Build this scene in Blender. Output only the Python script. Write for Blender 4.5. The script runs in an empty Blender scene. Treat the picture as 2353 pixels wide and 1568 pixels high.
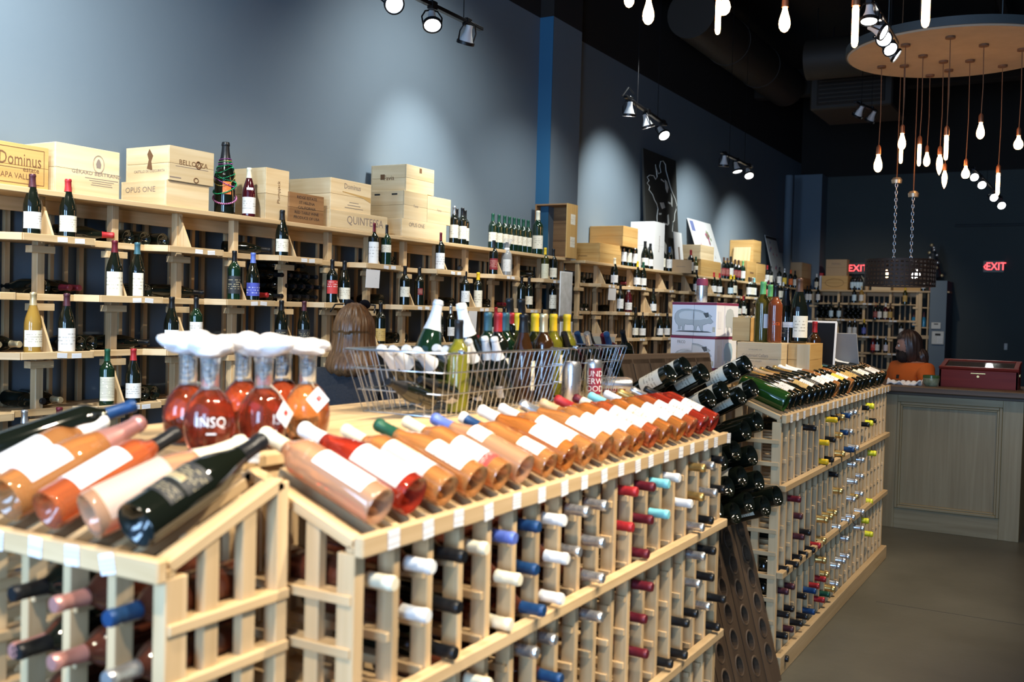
import bpy, bmesh, math, random
from mathutils import Vector, Matrix, Quaternion, Euler

random.seed(7)
SC = bpy.context.scene
COL = SC.collection
PI = math.pi
rad = math.radians

# ------------------------------------------------------------------ camera
CAM_H = 1.58
FPX, IMG_W, IMG_H = 2327.18, 2353.0, 1568.0
CAM_R = Vector((0.86712059, 0.49739042, 0.02654518))
CAM_U = Vector((-0.03749675, 0.01204207, 0.99922419))
CAM_W = Vector((-0.49668488, 0.86744323, -0.02909245))
cam_data = bpy.data.cameras.new('camera')
cam = bpy.data.objects.new('camera', cam_data)
COL.objects.link(cam)
M = Matrix.Identity(4)
for i in range(3):
    M[i][0], M[i][1], M[i][2] = CAM_R[i], CAM_U[i], -CAM_W[i]
M.translation = Vector((0, 0, CAM_H))
cam.matrix_world = M
cam_data.sensor_width = 36.0
cam_data.lens = FPX * 36.0 / IMG_W
cam_data.clip_start = 0.05
cam_data.dof.use_dof = True
cam_data.dof.focus_distance = 6.0
cam_data.dof.aperture_fstop = 3.2
SC.camera = cam

# ------------------------------------------------------------------ view, world, big lights
SC.view_settings.view_transform = 'Standard'
SC.view_settings.look = 'None'
SC.view_settings.exposure = 2.2
SC.view_settings.gamma = 1.0
SC.view_settings.use_curve_mapping = False
SC.cycles.caustics_reflective = False
SC.cycles.caustics_refractive = False
SC.cycles.max_bounces = 8
SC.cycles.transmission_bounces = 8
SC.cycles.diffuse_bounces = 3
SC.cycles.glossy_bounces = 4
SC.cycles.sample_clamp_indirect = 4.0
SC.cycles.use_denoising = True

W = bpy.data.worlds.new('daylight_outside')
SC.world = W
W.use_nodes = True
W.node_tree.nodes['Background'].inputs[0].default_value = (0.30, 0.52, 1.0, 1)
W.node_tree.nodes['Background'].inputs[1].default_value = 0.30

def area_light(name, loc, target, size, size_y, power, color):
    d = bpy.data.lights.new(name, 'AREA')
    d.shape = 'RECTANGLE'; d.size = size; d.size_y = size_y
    d.energy = power; d.color = color
    o = bpy.data.objects.new(name, d); COL.objects.link(o)
    o.location = loc
    o.rotation_euler = (Vector(target) - Vector(loc)).to_track_quat('-Z', 'Y').to_euler()
    return o

def spot_light(name, loc, target, power, color, angle=50, blend=0.6, radius=0.04):
    d = bpy.data.lights.new(name, 'SPOT')
    d.energy = power; d.color = color
    d.spot_size = rad(angle); d.spot_blend = blend; d.shadow_soft_size = radius
    o = bpy.data.objects.new(name, d); COL.objects.link(o)
    o.location = loc
    o.rotation_euler = (Vector(target) - Vector(loc)).to_track_quat('-Z', 'Y').to_euler()
    return o

# daylight that falls in through the shop front behind the camera
area_light('shopfront_daylight', (-3.2, -3.9, 2.0), (-2.6, 4.0, 1.6), 1.5, 2.8, 62, (0.40, 0.66, 1.0))
area_light('shopfront_daylight', (0.6, -3.9, 2.0), (-1.6, 4.0, 1.6), 1.5, 2.8, 66, (0.40, 0.66, 1.0))
# ceiling spots above the front display (their track hangs above the frame)
for i, (lx, ly, tx, ty, pw) in enumerate([(0.25, 1.4, -1.25, 1.5, 92), (0.3, 2.5, -1.2, 2.4, 104), (0.1, 3.7, -1.25, 3.3, 75),
                                         (-0.9, 0.2, -1.45, 1.3, 76), (0.15, 5.3, -1.45, 5.7, 100),
                                         (0.6, 6.0, -0.6, 7.7, 22)]):
    spot_light('ceiling_spot', (lx, ly, 3.7), (tx, ty, 1.0), pw, (1.0, 0.86, 0.66), 62, 0.8, 0.05)

# ------------------------------------------------------------------ helpers
def sight(px, py):
    d = CAM_W * FPX + CAM_R * (px - IMG_W / 2) - CAM_U * (py - IMG_H / 2)
    return d.normalized()

def at(px, py, x=None, y=None, z=None):
    """the point of a wall, face or shelf plane that was measured on the photograph"""
    d = sight(px, py)
    o = Vector((0, 0, CAM_H))
    if x is not None: t = (x - o.x) / d.x
    elif y is not None: t = (y - o.y) / d.y
    else: t = (z - o.z) / d.z
    return o + d * t

def dist(px, py, depth):
    d = sight(px, py)
    return Vector((0, 0, CAM_H)) + d * (depth / d.dot(CAM_W))

ORD = ['zeroth', 'first', 'second', 'third', 'fourth', 'fifth', 'sixth', 'seventh', 'eighth', 'ninth', 'tenth', 'eleventh',
       'twelfth', 'thirteenth', 'fourteenth', 'fifteenth', 'sixteenth', 'seventeenth', 'eighteenth', 'nineteenth',
       'twentieth', 'twenty-first', 'twenty-second', 'twenty-third', 'twenty-fourth', 'twenty-fifth', 'twenty-sixth']

def put(name, me, mat, parent=None, loc=(0, 0, 0), rot=None):
    o = bpy.data.objects.new(name, me)
    COL.objects.link(o)
    if parent is not None: o.parent = parent
    o.location = loc
    if rot is not None:
        if isinstance(rot, Matrix) or isinstance(rot, Quaternion):
            o.rotation_euler = rot.to_euler()
        else: o.rotation_euler = rot
    if mat is not None:
        if len(me.materials) == 0: me.materials.append(None)
        o.material_slots[0].link = 'OBJECT'
        o.material_slots[0].material = mat
    return o

def thing(name, label, cat, loc=(0, 0, 0), rot=None, group=None):
    o = bpy.data.objects.new(name, None)
    o.empty_display_size = 0.05
    COL.objects.link(o)
    o.location = loc
    if rot is not None:
        o.rotation_euler = rot.to_euler() if isinstance(rot, (Matrix, Quaternion)) else rot
    o['label'] = label; o['category'] = cat
    if group: o['group'] = group
    return o

def tag(o, label, cat, group=None):
    o['label'] = label; o['category'] = cat
    if group: o['group'] = group
    return o

def structure(o):
    o['kind'] = 'structure'
    return o

def from_py(name, v, f, smooth=False, sharp=None):
    me = bpy.data.meshes.new(name)
    me.from_pydata([tuple(p) for p in v], [], f)
    if smooth:
        me.polygons.foreach_set('use_smooth', [True] * len(me.polygons))
        if sharp: me.set_sharp_from_angle(angle=rad(sharp))
    me.update()
    return me

_BOX = {}
def box(sx, sy, sz, bev=0.0015):
    """a chamfered board, centred on its own origin"""
    k = (round(sx, 4), round(sy, 4), round(sz, 4), bev)
    if k not in _BOX:
        a, b, c = sx / 2, sy / 2, sz / 2
        t = min(bev, a * .45, b * .45, c * .45)
        if t <= 0:
            v = [(x, y, z) for x in (-a, a) for y in (-b, b) for z in (-c, c)]
            f = [(0, 1, 3, 2), (4, 6, 7, 5), (0, 4, 5, 1), (2, 3, 7, 6), (0, 2, 6, 4), (1, 5, 7, 3)]
            _BOX[k] = from_py('board', v, f)
        else:
            bm = bmesh.new()
            bmesh.ops.create_cube(bm, size=1)
            for q in bm.verts: q.co = Vector((q.co.x * sx, q.co.y * sy, q.co.z * sz))
            bmesh.ops.bevel(bm, geom=bm.edges[:], offset=t, segments=1, affect='EDGES')
            me = bpy.data.meshes.new('board'); bm.to_mesh(me); bm.free()
            _BOX[k] = me
    return _BOX[k]

def board(name, x0, x1, y0, y1, z0, z1, mat, parent=None, bev=0.0015):
    return put(name, box(x1 - x0, y1 - y0, z1 - z0, bev), mat, parent, ((x0 + x1) / 2, (y0 + y1) / 2, (z0 + z1) / 2))

_LATHE = {}
def lathe(key, prof, seg=20, a0=0.0, a1=2 * PI, sharp=40, closed=True):
    """turn a profile of (radius, height) about the z axis"""
    if key in _LATHE: return _LATHE[key]
    v, f = [], []
    full = abs(a1 - a0 - 2 * PI) < 1e-6
    n = seg if full else seg + 1
    for (r, z) in prof:
        for i in range(n):
            a = a0 + (a1 - a0) * i / seg
            v.append((r * math.cos(a), r * math.sin(a), z))
    for j in range(len(prof) - 1):
        for i in range(seg):
            i2 = (i + 1) % n
            f.append((j * n + i, j * n + i2, (j + 1) * n + i2, (j + 1) * n + i))
    if full and closed:
        if prof[0][0] > 1e-5: f.append(tuple(range(n))[::-1])
        if prof[-1][0] > 1e-5:
            b = (len(prof) - 1) * n
            f.append(tuple(range(b, b + n)))
    me = from_py('turned', v, f, True, sharp)
    bm = bmesh.new(); bm.from_mesh(me)
    bmesh.ops.remove_doubles(bm, verts=bm.verts, dist=1e-6)
    bmesh.ops.recalc_face_normals(bm, faces=bm.faces)
    bm.to_mesh(me); bm.free()
    me.set_sharp_from_angle(angle=rad(sharp))
    _LATHE[key] = me
    return me

_CYL = {}
def cyl(r, h, seg=12, r2=None):
    k = (round(r, 4), round(h, 4), seg, r2)
    if k not in _CYL:
        rr = r if r2 is None else r2
        _CYL[k] = lathe(('cyl',) + k, [(r, -h / 2), (rr, h / 2)], seg)
    return _CYL[k]

def tube(name, pts, r, mat, parent=None, seg=6, closed=False):
    """a wire or cord along a list of points, as one mesh"""
    v, f = [], []
    pts = [Vector(p) for p in pts]
    n = len(pts)
    up = Vector((0.13, 0.21, 0.97))
    for i, p in enumerate(pts):
        if closed: t = (pts[(i + 1) % n] - pts[i - 1])
        else: t = (pts[min(i + 1, n - 1)] - pts[max(i - 1, 0)])
        t.normalize()
        a = t.cross(up)
        if a.length < 0.05: a = t.cross(Vector((1, 0, 0)))
        a.normalize(); b = t.cross(a)
        rr = r[i] if isinstance(r, (list, tuple)) else r
        for k in range(seg):
            q = 2 * PI * k / seg
            v.append(p + a * math.cos(q) * rr + b * math.sin(q) * rr)
    m = n if closed else n - 1
    for i in range(m):
        j = (i + 1) % n
        for k in range(seg):
            k2 = (k + 1) % seg
            f.append((i * seg + k, i * seg + k2, j * seg + k2, j * seg + k))
    if not closed:
        f.append(tuple(range(seg))[::-1]); f.append(tuple(range((n - 1) * seg, n * seg)))
    return put(name, from_py(name, v, f, True, 60), mat, parent)

_TXT = {}
def text(body, size, mat, parent, loc, rot, sx=1.0, name='lettering', align='CENTER', extr=0.0002, wrap=None):
    """flat lettering, turned into a mesh; wrap = radius of a can or flask it goes round"""
    k = (body, size, align, extr, wrap, sx)
    if k not in _TXT:
        c = bpy.data.curves.new(name, 'FONT')
        c.body = body; c.size = size; c.align_x = align; c.align_y = 'CENTER'
        c.extrude = extr; c.resolution_u = 2
        o = bpy.data.objects.new(name, c)
        me = bpy.data.meshes.new_from_object(o)
        bpy.data.objects.remove(o); bpy.data.curves.remove(c)
        for v in me.vertices:
            v.co.x *= sx
            if wrap:
                x, y, z = v.co
                v.co = Vector((wrap[0] * math.sin(x / wrap[0]), y, z + wrap[0] * math.cos(x / wrap[0]) - wrap[0] - (y * y / (2 * wrap[1]) if wrap[1] else 0)))
        _TXT[k] = me
    return put(name, _TXT[k], mat, parent, loc, rot)

def prism(name, poly, th, mat, parent=None, loc=(0, 0, 0), rot=None):
    """flat polygon in local xz, given thickness along y"""
    n = len(poly)
    v = [(x, -th / 2, z) for x, z in poly] + [(x, th / 2, z) for x, z in poly]
    f = [tuple(range(n)), tuple(range(2 * n - 1, n - 1, -1))]
    for i in range(n):
        j = (i + 1) % n
        f.append((i, i + n, j + n, j))
    me = from_py(name, v, f)
    bm = bmesh.new(); bm.from_mesh(me); bmesh.ops.recalc_face_normals(bm, faces=bm.faces); bm.to_mesh(me); bm.free()
    return put(name, me, mat, parent, loc, rot)

# ------------------------------------------------------------------ materials
def new_mat(name):
    m = bpy.data.materials.new(name); m.use_nodes = True
    nt = m.node_tree
    return m, nt, nt.nodes['Principled BSDF']

def plain(name, col, rough=0.5, metal=0.0, spec=0.5, trans=0.0, ior=1.45, coat=0.0, bump=0.0, bscale=60):
    m, nt, b = new_mat(name)
    b.inputs['Base Color'].default_value = (*col, 1)
    b.inputs['Roughness'].default_value = rough
    b.inputs['Metallic'].default_value = metal
    b.inputs['Specular IOR Level'].default_value = spec
    b.inputs['Transmission Weight'].default_value = trans
    b.inputs['IOR'].default_value = ior
    b.inputs['Coat Weight'].default_value = coat
    # slight unevenness in every surface
    n = nt.nodes.new('ShaderNodeTexNoise'); n.inputs['Scale'].default_value = bscale; n.inputs['Detail'].default_value = 3
    tc = nt.nodes.new('ShaderNodeTexCoord'); nt.links.new(tc.outputs['Object'], n.inputs['Vector'])
    mr = nt.nodes.new('ShaderNodeMapRange')
    mr.inputs['To Min'].default_value = max(0.0, rough * 0.85); mr.inputs['To Max'].default_value = min(1.0, rough * 1.15 + .01)
    nt.links.new(n.outputs['Fac'], mr.inputs['Value']); nt.links.new(mr.outputs['Result'], b.inputs['Roughness'])
    if bump > 0:
        bp = nt.nodes.new('ShaderNodeBump'); bp.inputs['Strength'].default_value = bump; bp.inputs['Distance'].default_value = 0.01
        nt.links.new(n.outputs['Fac'], bp.inputs['Height']); nt.links.new(bp.outputs['Normal'], b.inputs['Normal'])
    return m

def emit(name, col, strength):
    m, nt, b = new_mat(name)
    b.inputs['Base Color'].default_value = (*col, 1)
    b.inputs['Emission Color'].default_value = (*col, 1)
    b.inputs['Emission Strength'].default_value = strength
    return m

def wood(name, axis, c0, c1, rough=0.55, scale=1.0, contrast=1.0, var=0.18):
    """grain that runs along one object axis; tone varies from board to board"""
    m, nt, b = new_mat(name)
    N, L = nt.nodes, nt.links
    tc = N.new('ShaderNodeTexCoord')
    oi = N.new('ShaderNodeObjectInfo')
    mp = N.new('ShaderNodeMapping')
    s = [34 * scale] * 3; s['xyz'.index(axis)] = 1.6 * scale
    mp.inputs['Scale'].default_value = s
    add = N.new('ShaderNodeVectorMath'); add.operation = 'ADD'
    mul = N.new('ShaderNodeVectorMath'); mul.operation = 'SCALE'; mul.inputs['Scale'].default_value = 19.0
    cmb = N.new('ShaderNodeCombineXYZ')
    for k in 'XYZ': L.new(oi.outputs['Random'], cmb.inputs[k])
    L.new(cmb.outputs[0], mul.inputs[0]); L.new(tc.outputs['Object'], add.inputs[0]); L.new(mul.outputs[0], add.inputs[1])
    L.new(add.outputs[0], mp.inputs['Vector'])
    n = N.new('ShaderNodeTexNoise'); n.inputs['Scale'].default_value = 1.0; n.inputs['Detail'].default_value = 5; n.inputs['Distortion'].default_value = 0.6
    L.new(mp.outputs[0], n.inputs['Vector'])
    cr = N.new('ShaderNodeValToRGB')
    cr.color_ramp.elements[0].position = 0.5 - 0.22 / contrast; cr.color_ramp.elements[1].position = 0.5 + 0.22 / contrast
    cr.color_ramp.elements[0].color = (*c0, 1); cr.color_ramp.elements[1].color = (*c1, 1)
    L.new(n.outputs['Fac'], cr.inputs['Fac'])
    hsv = N.new('ShaderNodeHueSaturation')
    mr = N.new('ShaderNodeMapRange'); mr.inputs['To Min'].default_value = 1 - var; mr.inputs['To Max'].default_value = 1 + var * .6
    L.new(oi.outputs['Random'], mr.inputs['Value']); L.new(mr.outputs['Result'], hsv.inputs['Value'])
    L.new(cr.outputs['Color'], hsv.inputs['Color']); L.new(hsv.outputs['Color'], b.inputs['Base Color'])
    b.inputs['Roughness'].default_value = rough
    bp = N.new('ShaderNodeBump'); bp.inputs['Strength'].default_value = 0.15; bp.inputs['Distance'].default_value = 0.002
    L.new(n.outputs['Fac'], bp.inputs['Height']); L.new(bp.outputs['Normal'], b.inputs['Normal'])
    return m

def less_gloss(m, v):
    m.node_tree.nodes['Principled BSDF'].inputs['Specular IOR Level'].default_value = v
    return m
PINE = {a: wood('pine_' + a, a, (0.53, 0.355, 0.175), (0.69, 0.50, 0.285)) for a in 'xyz'}
CRATE = {a: wood('crate_wood_' + a, a, (0.63, 0.45, 0.235), (0.76, 0.60, 0.37), 0.6, 0.8) for a in 'xyz'}
GOLDCRATE = {a: wood('golden_crate_' + a, a, (0.52, 0.29, 0.085), (0.65, 0.41, 0.15), 0.55, 0.8) for a in 'xyz'}
OLDCRATE = {a: wood('old_crate_' + a, a, (0.20, 0.095, 0.035), (0.36, 0.19, 0.075), 0.6, 0.8) for a in 'xyz'}
DARKWOOD = {a: wood('dark_oak_' + a, a, (0.050, 0.030, 0.018), (0.125, 0.080, 0.048), 0.55, 0.7, 0.8, 0.25) for a in 'xyz'}
COUNTERWOOD = {a: wood('taupe_oak_' + a, a, (0.265, 0.195, 0.092), (0.365, 0.285, 0.152), 0.5, 0.9, 1.0, 0.05) for a in 'xyz'}
MAHOG = {a: less_gloss(wood('mahogany_' + a, a, (0.105, 0.009, 0.006), (0.20, 0.024, 0.014), 0.36, 0.6, 1.0, 0.08), .12) for a in 'xyz'}

def label_paper(name, paper, ink, rows=7, amount=0.5, top=0.85, bot=0.2):
    """paper with small rows of printed type that cannot be read from here"""
    m, nt, b = new_mat(name)
    N, L = nt.nodes, nt.links
    tc = N.new('ShaderNodeTexCoord'); sp = N.new('ShaderNodeSeparateXYZ')
    L.new(tc.outputs['Generated'], sp.inputs[0])
    def math_(op, a, bb):
        q = N.new('ShaderNodeMath'); q.operation = op
        for i, s in enumerate((a, bb)):
            if s is None: continue
            if isinstance(s, (int, float)): q.inputs[i].default_value = s
            else: L.new(s, q.inputs[i])
        return q.outputs[0]
    z = sp.outputs['Z']; h = sp.outputs['Y']
    row = math_('MULTIPLY', z, rows)
    band = math_('LESS_THAN', math_('FRACT', row, None), 0.42)
    ins = math_('MULTIPLY', math_('GREATER_THAN', z, bot), math_('LESS_THAN', z, top))
    oi = N.new('ShaderNodeObjectInfo')
    cv = N.new('ShaderNodeCombineXYZ')
    L.new(math_('MULTIPLY', h, 9.0), cv.inputs[0])
    L.new(math_('MULTIPLY', math_('FLOOR', row, None), 3.7), cv.inputs[1])
    L.new(math_('MULTIPLY', oi.outputs['Random'], 40), cv.inputs[2])
    n = N.new('ShaderNodeTexNoise'); n.inputs['Scale'].default_value = 1.0; n.inputs['Detail'].default_value = 1.5
    L.new(cv.outputs[0], n.inputs['Vector'])
    on = math_('GREATER_THAN', n.outputs['Fac'], 1 - amount)
    fac = math_('MULTIPLY', math_('MULTIPLY', band, ins), math_('MULTIPLY', on, 0.55))
    mx = N.new('ShaderNodeMix'); mx.data_type = 'RGBA'
    L.new(fac, mx.inputs['Factor'])
    mx.inputs['A'].default_value = (*paper, 1); mx.inputs['B'].default_value = (*ink, 1)
    L.new(mx.outputs['Result'], b.inputs['Base Color'])
    b.inputs['Roughness'].default_value = 0.6
    return m

def glass_dark(name, col, rough=0.06):
    return plain(name, col, rough, 0, 0.6, 0, 1.5, 0.3)

def liquid(name, col, deep, trans=0.6):
    """tinted wine seen through clear glass"""
    m, nt, b = new_mat(name)
    b.inputs['Base Color'].default_value = (*col, 1)
    b.inputs['Roughness'].default_value = 0.03
    b.inputs['IOR'].default_value = 1.38
    b.inputs['Transmission Weight'].default_value = trans
    b.inputs['Coat Weight'].default_value = 0.4
    lw = nt.nodes.new('ShaderNodeLayerWeight'); lw.inputs['Blend'].default_value = 0.35
    mx = nt.nodes.new('ShaderNodeMix'); mx.data_type = 'RGBA'
    nt.links.new(lw.outputs['Facing'], mx.inputs['Factor'])
    mx.inputs['A'].default_value = (*col, 1); mx.inputs['B'].default_value = (*deep, 1)
    nt.links.new(mx.outputs['Result'], b.inputs['Base Color'])
    return m

G_BLACK = glass_dark('black_green_glass', (0.006, 0.008, 0.005))
G_GREEN = glass_dark('dark_green_glass', (0.006, 0.022, 0.010))
G_OLIVE = glass_dark('olive_glass', (0.030, 0.032, 0.006))
G_BROWN = glass_dark('brown_glass', (0.035, 0.014, 0.004))
G_AMBER = liquid('amber_wine', (0.62, 0.36, 0.07), (0.35, 0.17, 0.03), 0.5)
G_REDWINE = glass_dark('red_wine_glass', (0.055, 0.006, 0.010))
ROSE = [liquid('rose_wine_pale', (0.98, 0.56, 0.33), (0.88, 0.36, 0.17), .64),
        liquid('rose_wine_peach', (0.97, 0.44, 0.15), (0.74, 0.23, 0.05), .68),
        liquid('rose_wine_orange', (0.96, 0.36, 0.085), (0.66, 0.15, 0.02), .68),
        liquid('rose_wine_coral', (0.93, 0.24, 0.08), (0.58, 0.07, 0.02), .68),
        liquid('rose_wine_red', (0.78, 0.075, 0.035), (0.34, 0.012, 0.010), .68)]
G_YELLOW = liquid('yellow_green_wine', (0.36, 0.34, 0.03), (0.10, 0.10, 0.01), .55)
G_SHADEROSE = plain('rose_in_shadow', (0.13, 0.035, 0.018), 0.08, 0, 0.5, 0.35, 1.4, 0.3)  # rosé darkened in its colour for the shade inside the racks
G_BROWNROSE = plain('rose_magnum_glass', (0.30, 0.075, 0.025), 0.05, 0, 0.5, 0.45, 1.4, 0.3)
G_OLIVEBIG = plain('olive_magnum_glass', (0.11, 0.085, 0.012), 0.05, 0, 0.5, 0.35, 1.4, 0.3)
CLEAR = plain('clear_glass', (0.93, 0.96, 0.98), 0.03, 0, 0.5, 0.92, 1.45)

def foil(name, col, rough=0.42, metal=0.25): return plain(name, col, rough, metal, 0.5, bump=0.05, bscale=90)
CAP = dict(black=foil('black_foil', (0.012, 0.013, 0.015), .35), red=foil('red_foil', (0.42, 0.025, 0.03)),
           maroon=foil('maroon_foil', (0.13, 0.012, 0.022)), plum=foil('plum_foil', (0.075, 0.022, 0.03)),
           white=foil('white_foil', (0.82, 0.83, 0.82), .4, 0), cream=foil('cream_foil', (0.80, 0.74, 0.55), .45, 0),
           silver=foil('silver_foil', (0.68, 0.70, 0.73), .28, .85), frost=foil('frosted_silver_foil', (0.74, 0.77, 0.80), .38, .35), gold=foil('gold_foil', (0.66, 0.45, 0.16), .3, .8),
           navy=foil('navy_foil', (0.012, 0.055, 0.16)), blue=foil('blue_foil', (0.13, 0.20, 0.62)),
           yellow=foil('yellow_foil', (0.80, 0.52, 0.02), .4, 0), lime=foil('lime_foil', (0.72, 0.70, 0.03), .4, 0),
           green=foil('green_foil', (0.015, 0.09, 0.05)), bright=foil('bright_green_foil', (0.13, 0.42, 0.14), .4, 0),
           aqua=foil('aqua_foil', (0.22, 0.62, 0.68), .4, 0), teal=foil('teal_foil', (0.05, 0.13, 0.16)),
           tan=foil('tan_foil', (0.60, 0.40, 0.22), .4, .2), pink=foil('pink_foil', (0.74, 0.36, 0.32), .3, .6),
           palegold=foil('pale_gold_foil', (0.72, 0.58, 0.33), .35, .6), brown=foil('brown_foil', (0.10, 0.05, 0.03)),
           orange=foil('orange_foil', (0.80, 0.12, 0.02), .4, 0))
LAB = dict(white=label_paper('white_label', (0.76, 0.75, 0.72), (0.25, 0.22, 0.2)),
           cream=label_paper('cream_label', (0.79, 0.74, 0.60), (0.22, 0.17, 0.1)),
           plain=label_paper('blank_white_label', (0.74, 0.74, 0.75), (0.55, 0.55, 0.58), 6, 0.35, .7, .4),
           red=label_paper('red_label', (0.55, 0.045, 0.04), (0.85, 0.75, 0.7), 6, .5, .9, .5),
           darkred=label_paper('dark_red_label', (0.20, 0.015, 0.02), (0.6, 0.4, 0.3), 9, .6),
           blue=label_paper('blue_label', (0.06, 0.08, 0.40), (0.75, 0.78, 0.9), 5, .5, .8, .15),
           dark=label_paper('dark_label', (0.02, 0.022, 0.024), (0.5, 0.42, 0.25), 8, .5),
           gold=label_paper('gold_label', (0.52, 0.34, 0.10), (0.1, 0.05, 0.02), 7, .5),
           floral=label_paper('floral_label', (0.72, 0.68, 0.50), (0.12, 0.16, 0.06), 14, .62, .95, .05),
           print=label_paper('printed_label', (0.76, 0.71, 0.54), (0.04, 0.03, 0.02), 16, .66, .95, .12),
           lilac=label_paper('lilac_label', (0.74, 0.66, 0.72), (0.4, 0.3, 0.4), 6, .3),
           sky=label_paper('pale_blue_label', (0.56, 0.74, 0.84), (0.8, 0.4, 0.4), 6, .4),
           orange=label_paper('orange_label', (0.75, 0.16, 0.03), (0.9, 0.85, 0.8), 5, .4),
           yellow=label_paper('yellow_label', (0.80, 0.55, 0.06), (0.15, 0.1, 0.02), 6, .4))
INK = plain('brown_brand_ink', (0.16, 0.075, 0.03), 0.8)
INK_GREY = plain('grey_brown_ink', (0.26, 0.20, 0.16), 0.8)
INK_BLACK = plain('black_ink', (0.02, 0.02, 0.02), 0.7)
BLACKMETAL = plain('black_metal', (0.010, 0.010, 0.011), 0.35, 0.4, 0.5)
STEEL = plain('bright_wire', (0.62, 0.66, 0.70), 0.25, 0.95)
COPPER = plain('copper_socket', (0.55, 0.22, 0.11), 0.35, 0.8)
CARD = label_paper('price_card', (0.84, 0.85, 0.87), (0.25, 0.25, 0.3), 5, .55, .85, .2)
WHITE = plain('white_card', (0.82, 0.82, 0.81), 0.6)
# ------------------------------------------------------------------ the room
def mottled(name, c0, c1, scale, rough, bump=0.02, detail=6):
    m, nt, b = new_mat(name)
    N, L = nt.nodes, nt.links
    tc = N.new('ShaderNodeTexCoord'); n = N.new('ShaderNodeTexNoise')
    n.inputs['Scale'].default_value = scale; n.inputs['Detail'].default_value = detail; n.inputs['Roughness'].default_value = 0.6
    L.new(tc.outputs['Object'], n.inputs['Vector'])
    cr = N.new('ShaderNodeValToRGB')
    cr.color_ramp.elements[0].position = .3; cr.color_ramp.elements[1].position = .72
    cr.color_ramp.elements[0].color = (*c0, 1); cr.color_ramp.elements[1].color = (*c1, 1)
    L.new(n.outputs['Fac'], cr.inputs['Fac']); L.new(cr.outputs['Color'], b.inputs['Base Color'])
    b.inputs['Roughness'].default_value = rough
    n2 = N.new('ShaderNodeTexNoise'); n2.inputs['Scale'].default_value = scale * 30; n2.inputs['Detail'].default_value = 3
    L.new(tc.outputs['Object'], n2.inputs['Vector'])
    bp = N.new('ShaderNodeBump'); bp.inputs['Strength'].default_value = 0.25; bp.inputs['Distance'].default_value = bump
    L.new(n2.outputs['Fac'], bp.inputs['Height']); L.new(bp.outputs['Normal'], b.inputs['Normal'])
    return m

M_WALL = mottled('blue_grey_paint', (0.140, 0.182, 0.222), (0.152, 0.196, 0.238), 0.8, 0.75, .002)
M_UPPER = mottled('dark_brown_paint', (0.011, 0.0072, 0.0050), (0.015, 0.010, 0.007), 0.8, 0.85, .002)
M_BACK = mottled('charcoal_paint', (0.052, 0.062, 0.060), (0.060, 0.071, 0.069), 0.8, 0.8, .002)
M_CEIL = mottled('dark_ceiling_paint', (0.016, 0.011, 0.008), (0.024, 0.017, 0.012), 0.9, 0.9, .01)
M_FLOOR = mottled('sealed_concrete', (0.080, 0.076, 0.058), (0.150, 0.143, 0.112), 1.1, 0.42, .002, 9)
M_DUCT = plain('dark_duct_paint', (0.030, 0.021, 0.014), 0.6)

WX, ZP, YB, ZC = -4.85, 4.49, 19.2, 6.0
def slab(name, x0, x1, y0, y1, z0, z1, mat):
    return structure(board(name, x0, x1, y0, y1, z0, z1, mat, None, 0))
slab('floor', -5.1, 4.0, -4.0, 19.5, -0.2, 0.0, M_FLOOR)
slab('ceiling', -5.1, 4.0, -4.0, 19.5, ZC, ZC + .2, M_CEIL)
slab('wall_left', WX - .2, WX, -4.0, YB + .2, 0, ZP, M_WALL)
slab('trim_1', WX - .2, WX, -4.0, YB + .2, ZP, ZC, M_UPPER)            # the dark band above the paint line
slab('pillar', WX, -4.70, 8.87, 9.50, 0, ZP, M_WALL)
M_ACCENT = mottled('blue_accent_paint', (0.018, 0.105, 0.205), (0.022, 0.118, 0.225), 0.8, 0.7, .002)
slab('trim_6', WX, -4.70, 8.862, 8.87, 0, ZP, M_ACCENT)
slab('trim_2', WX, -4.70, 8.87, 9.50, ZP, ZC, M_UPPER)
slab('wall_back', WX, 4.0, YB, YB + .2, 0, 4.22, M_BACK)
slab('trim_3', WX, 4.0, YB, YB + .2, 4.22, ZC, M_UPPER)
slab('wall_right', 3.6, 3.8, -4.0, YB, 0, ZC, M_BACK)
# corner pier and pipe at the far end of the left wall
slab('pillar', WX, -4.35, 18.75, 19.2, 0, 4.22, M_WALL)
pipe = put('downpipe', cyl(0.07, 4.1, 16), M_WALL, None, (-4.72, 17.9, 2.05)); tag(pipe, 'slim painted vertical downpipe in the far left corner', 'pipe')
# short partition at the right end of the far rack
slab('wall_partition', -2.40, -2.14, 18.35, YB, 0, 2.29, M_WALL)
# deep opening to the right of it
slab('door_1', 0.05, 0.95, YB - .05, YB, 0, 2.1, M_UPPER)
slab('trim_4', -0.07, 0.05, YB - .07, YB, 0, 2.2, M_BACK)
# floor expansion joint lines and scuffs are real shallow grooves filled darker
M_JOINT = plain('joint_filler', (0.06, 0.057, 0.05), 0.8)
structure(board('trim_5', -1.0, 3.5, 5.95, 5.956, 0.0, 0.0008, M_JOINT, None, 0))

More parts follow.
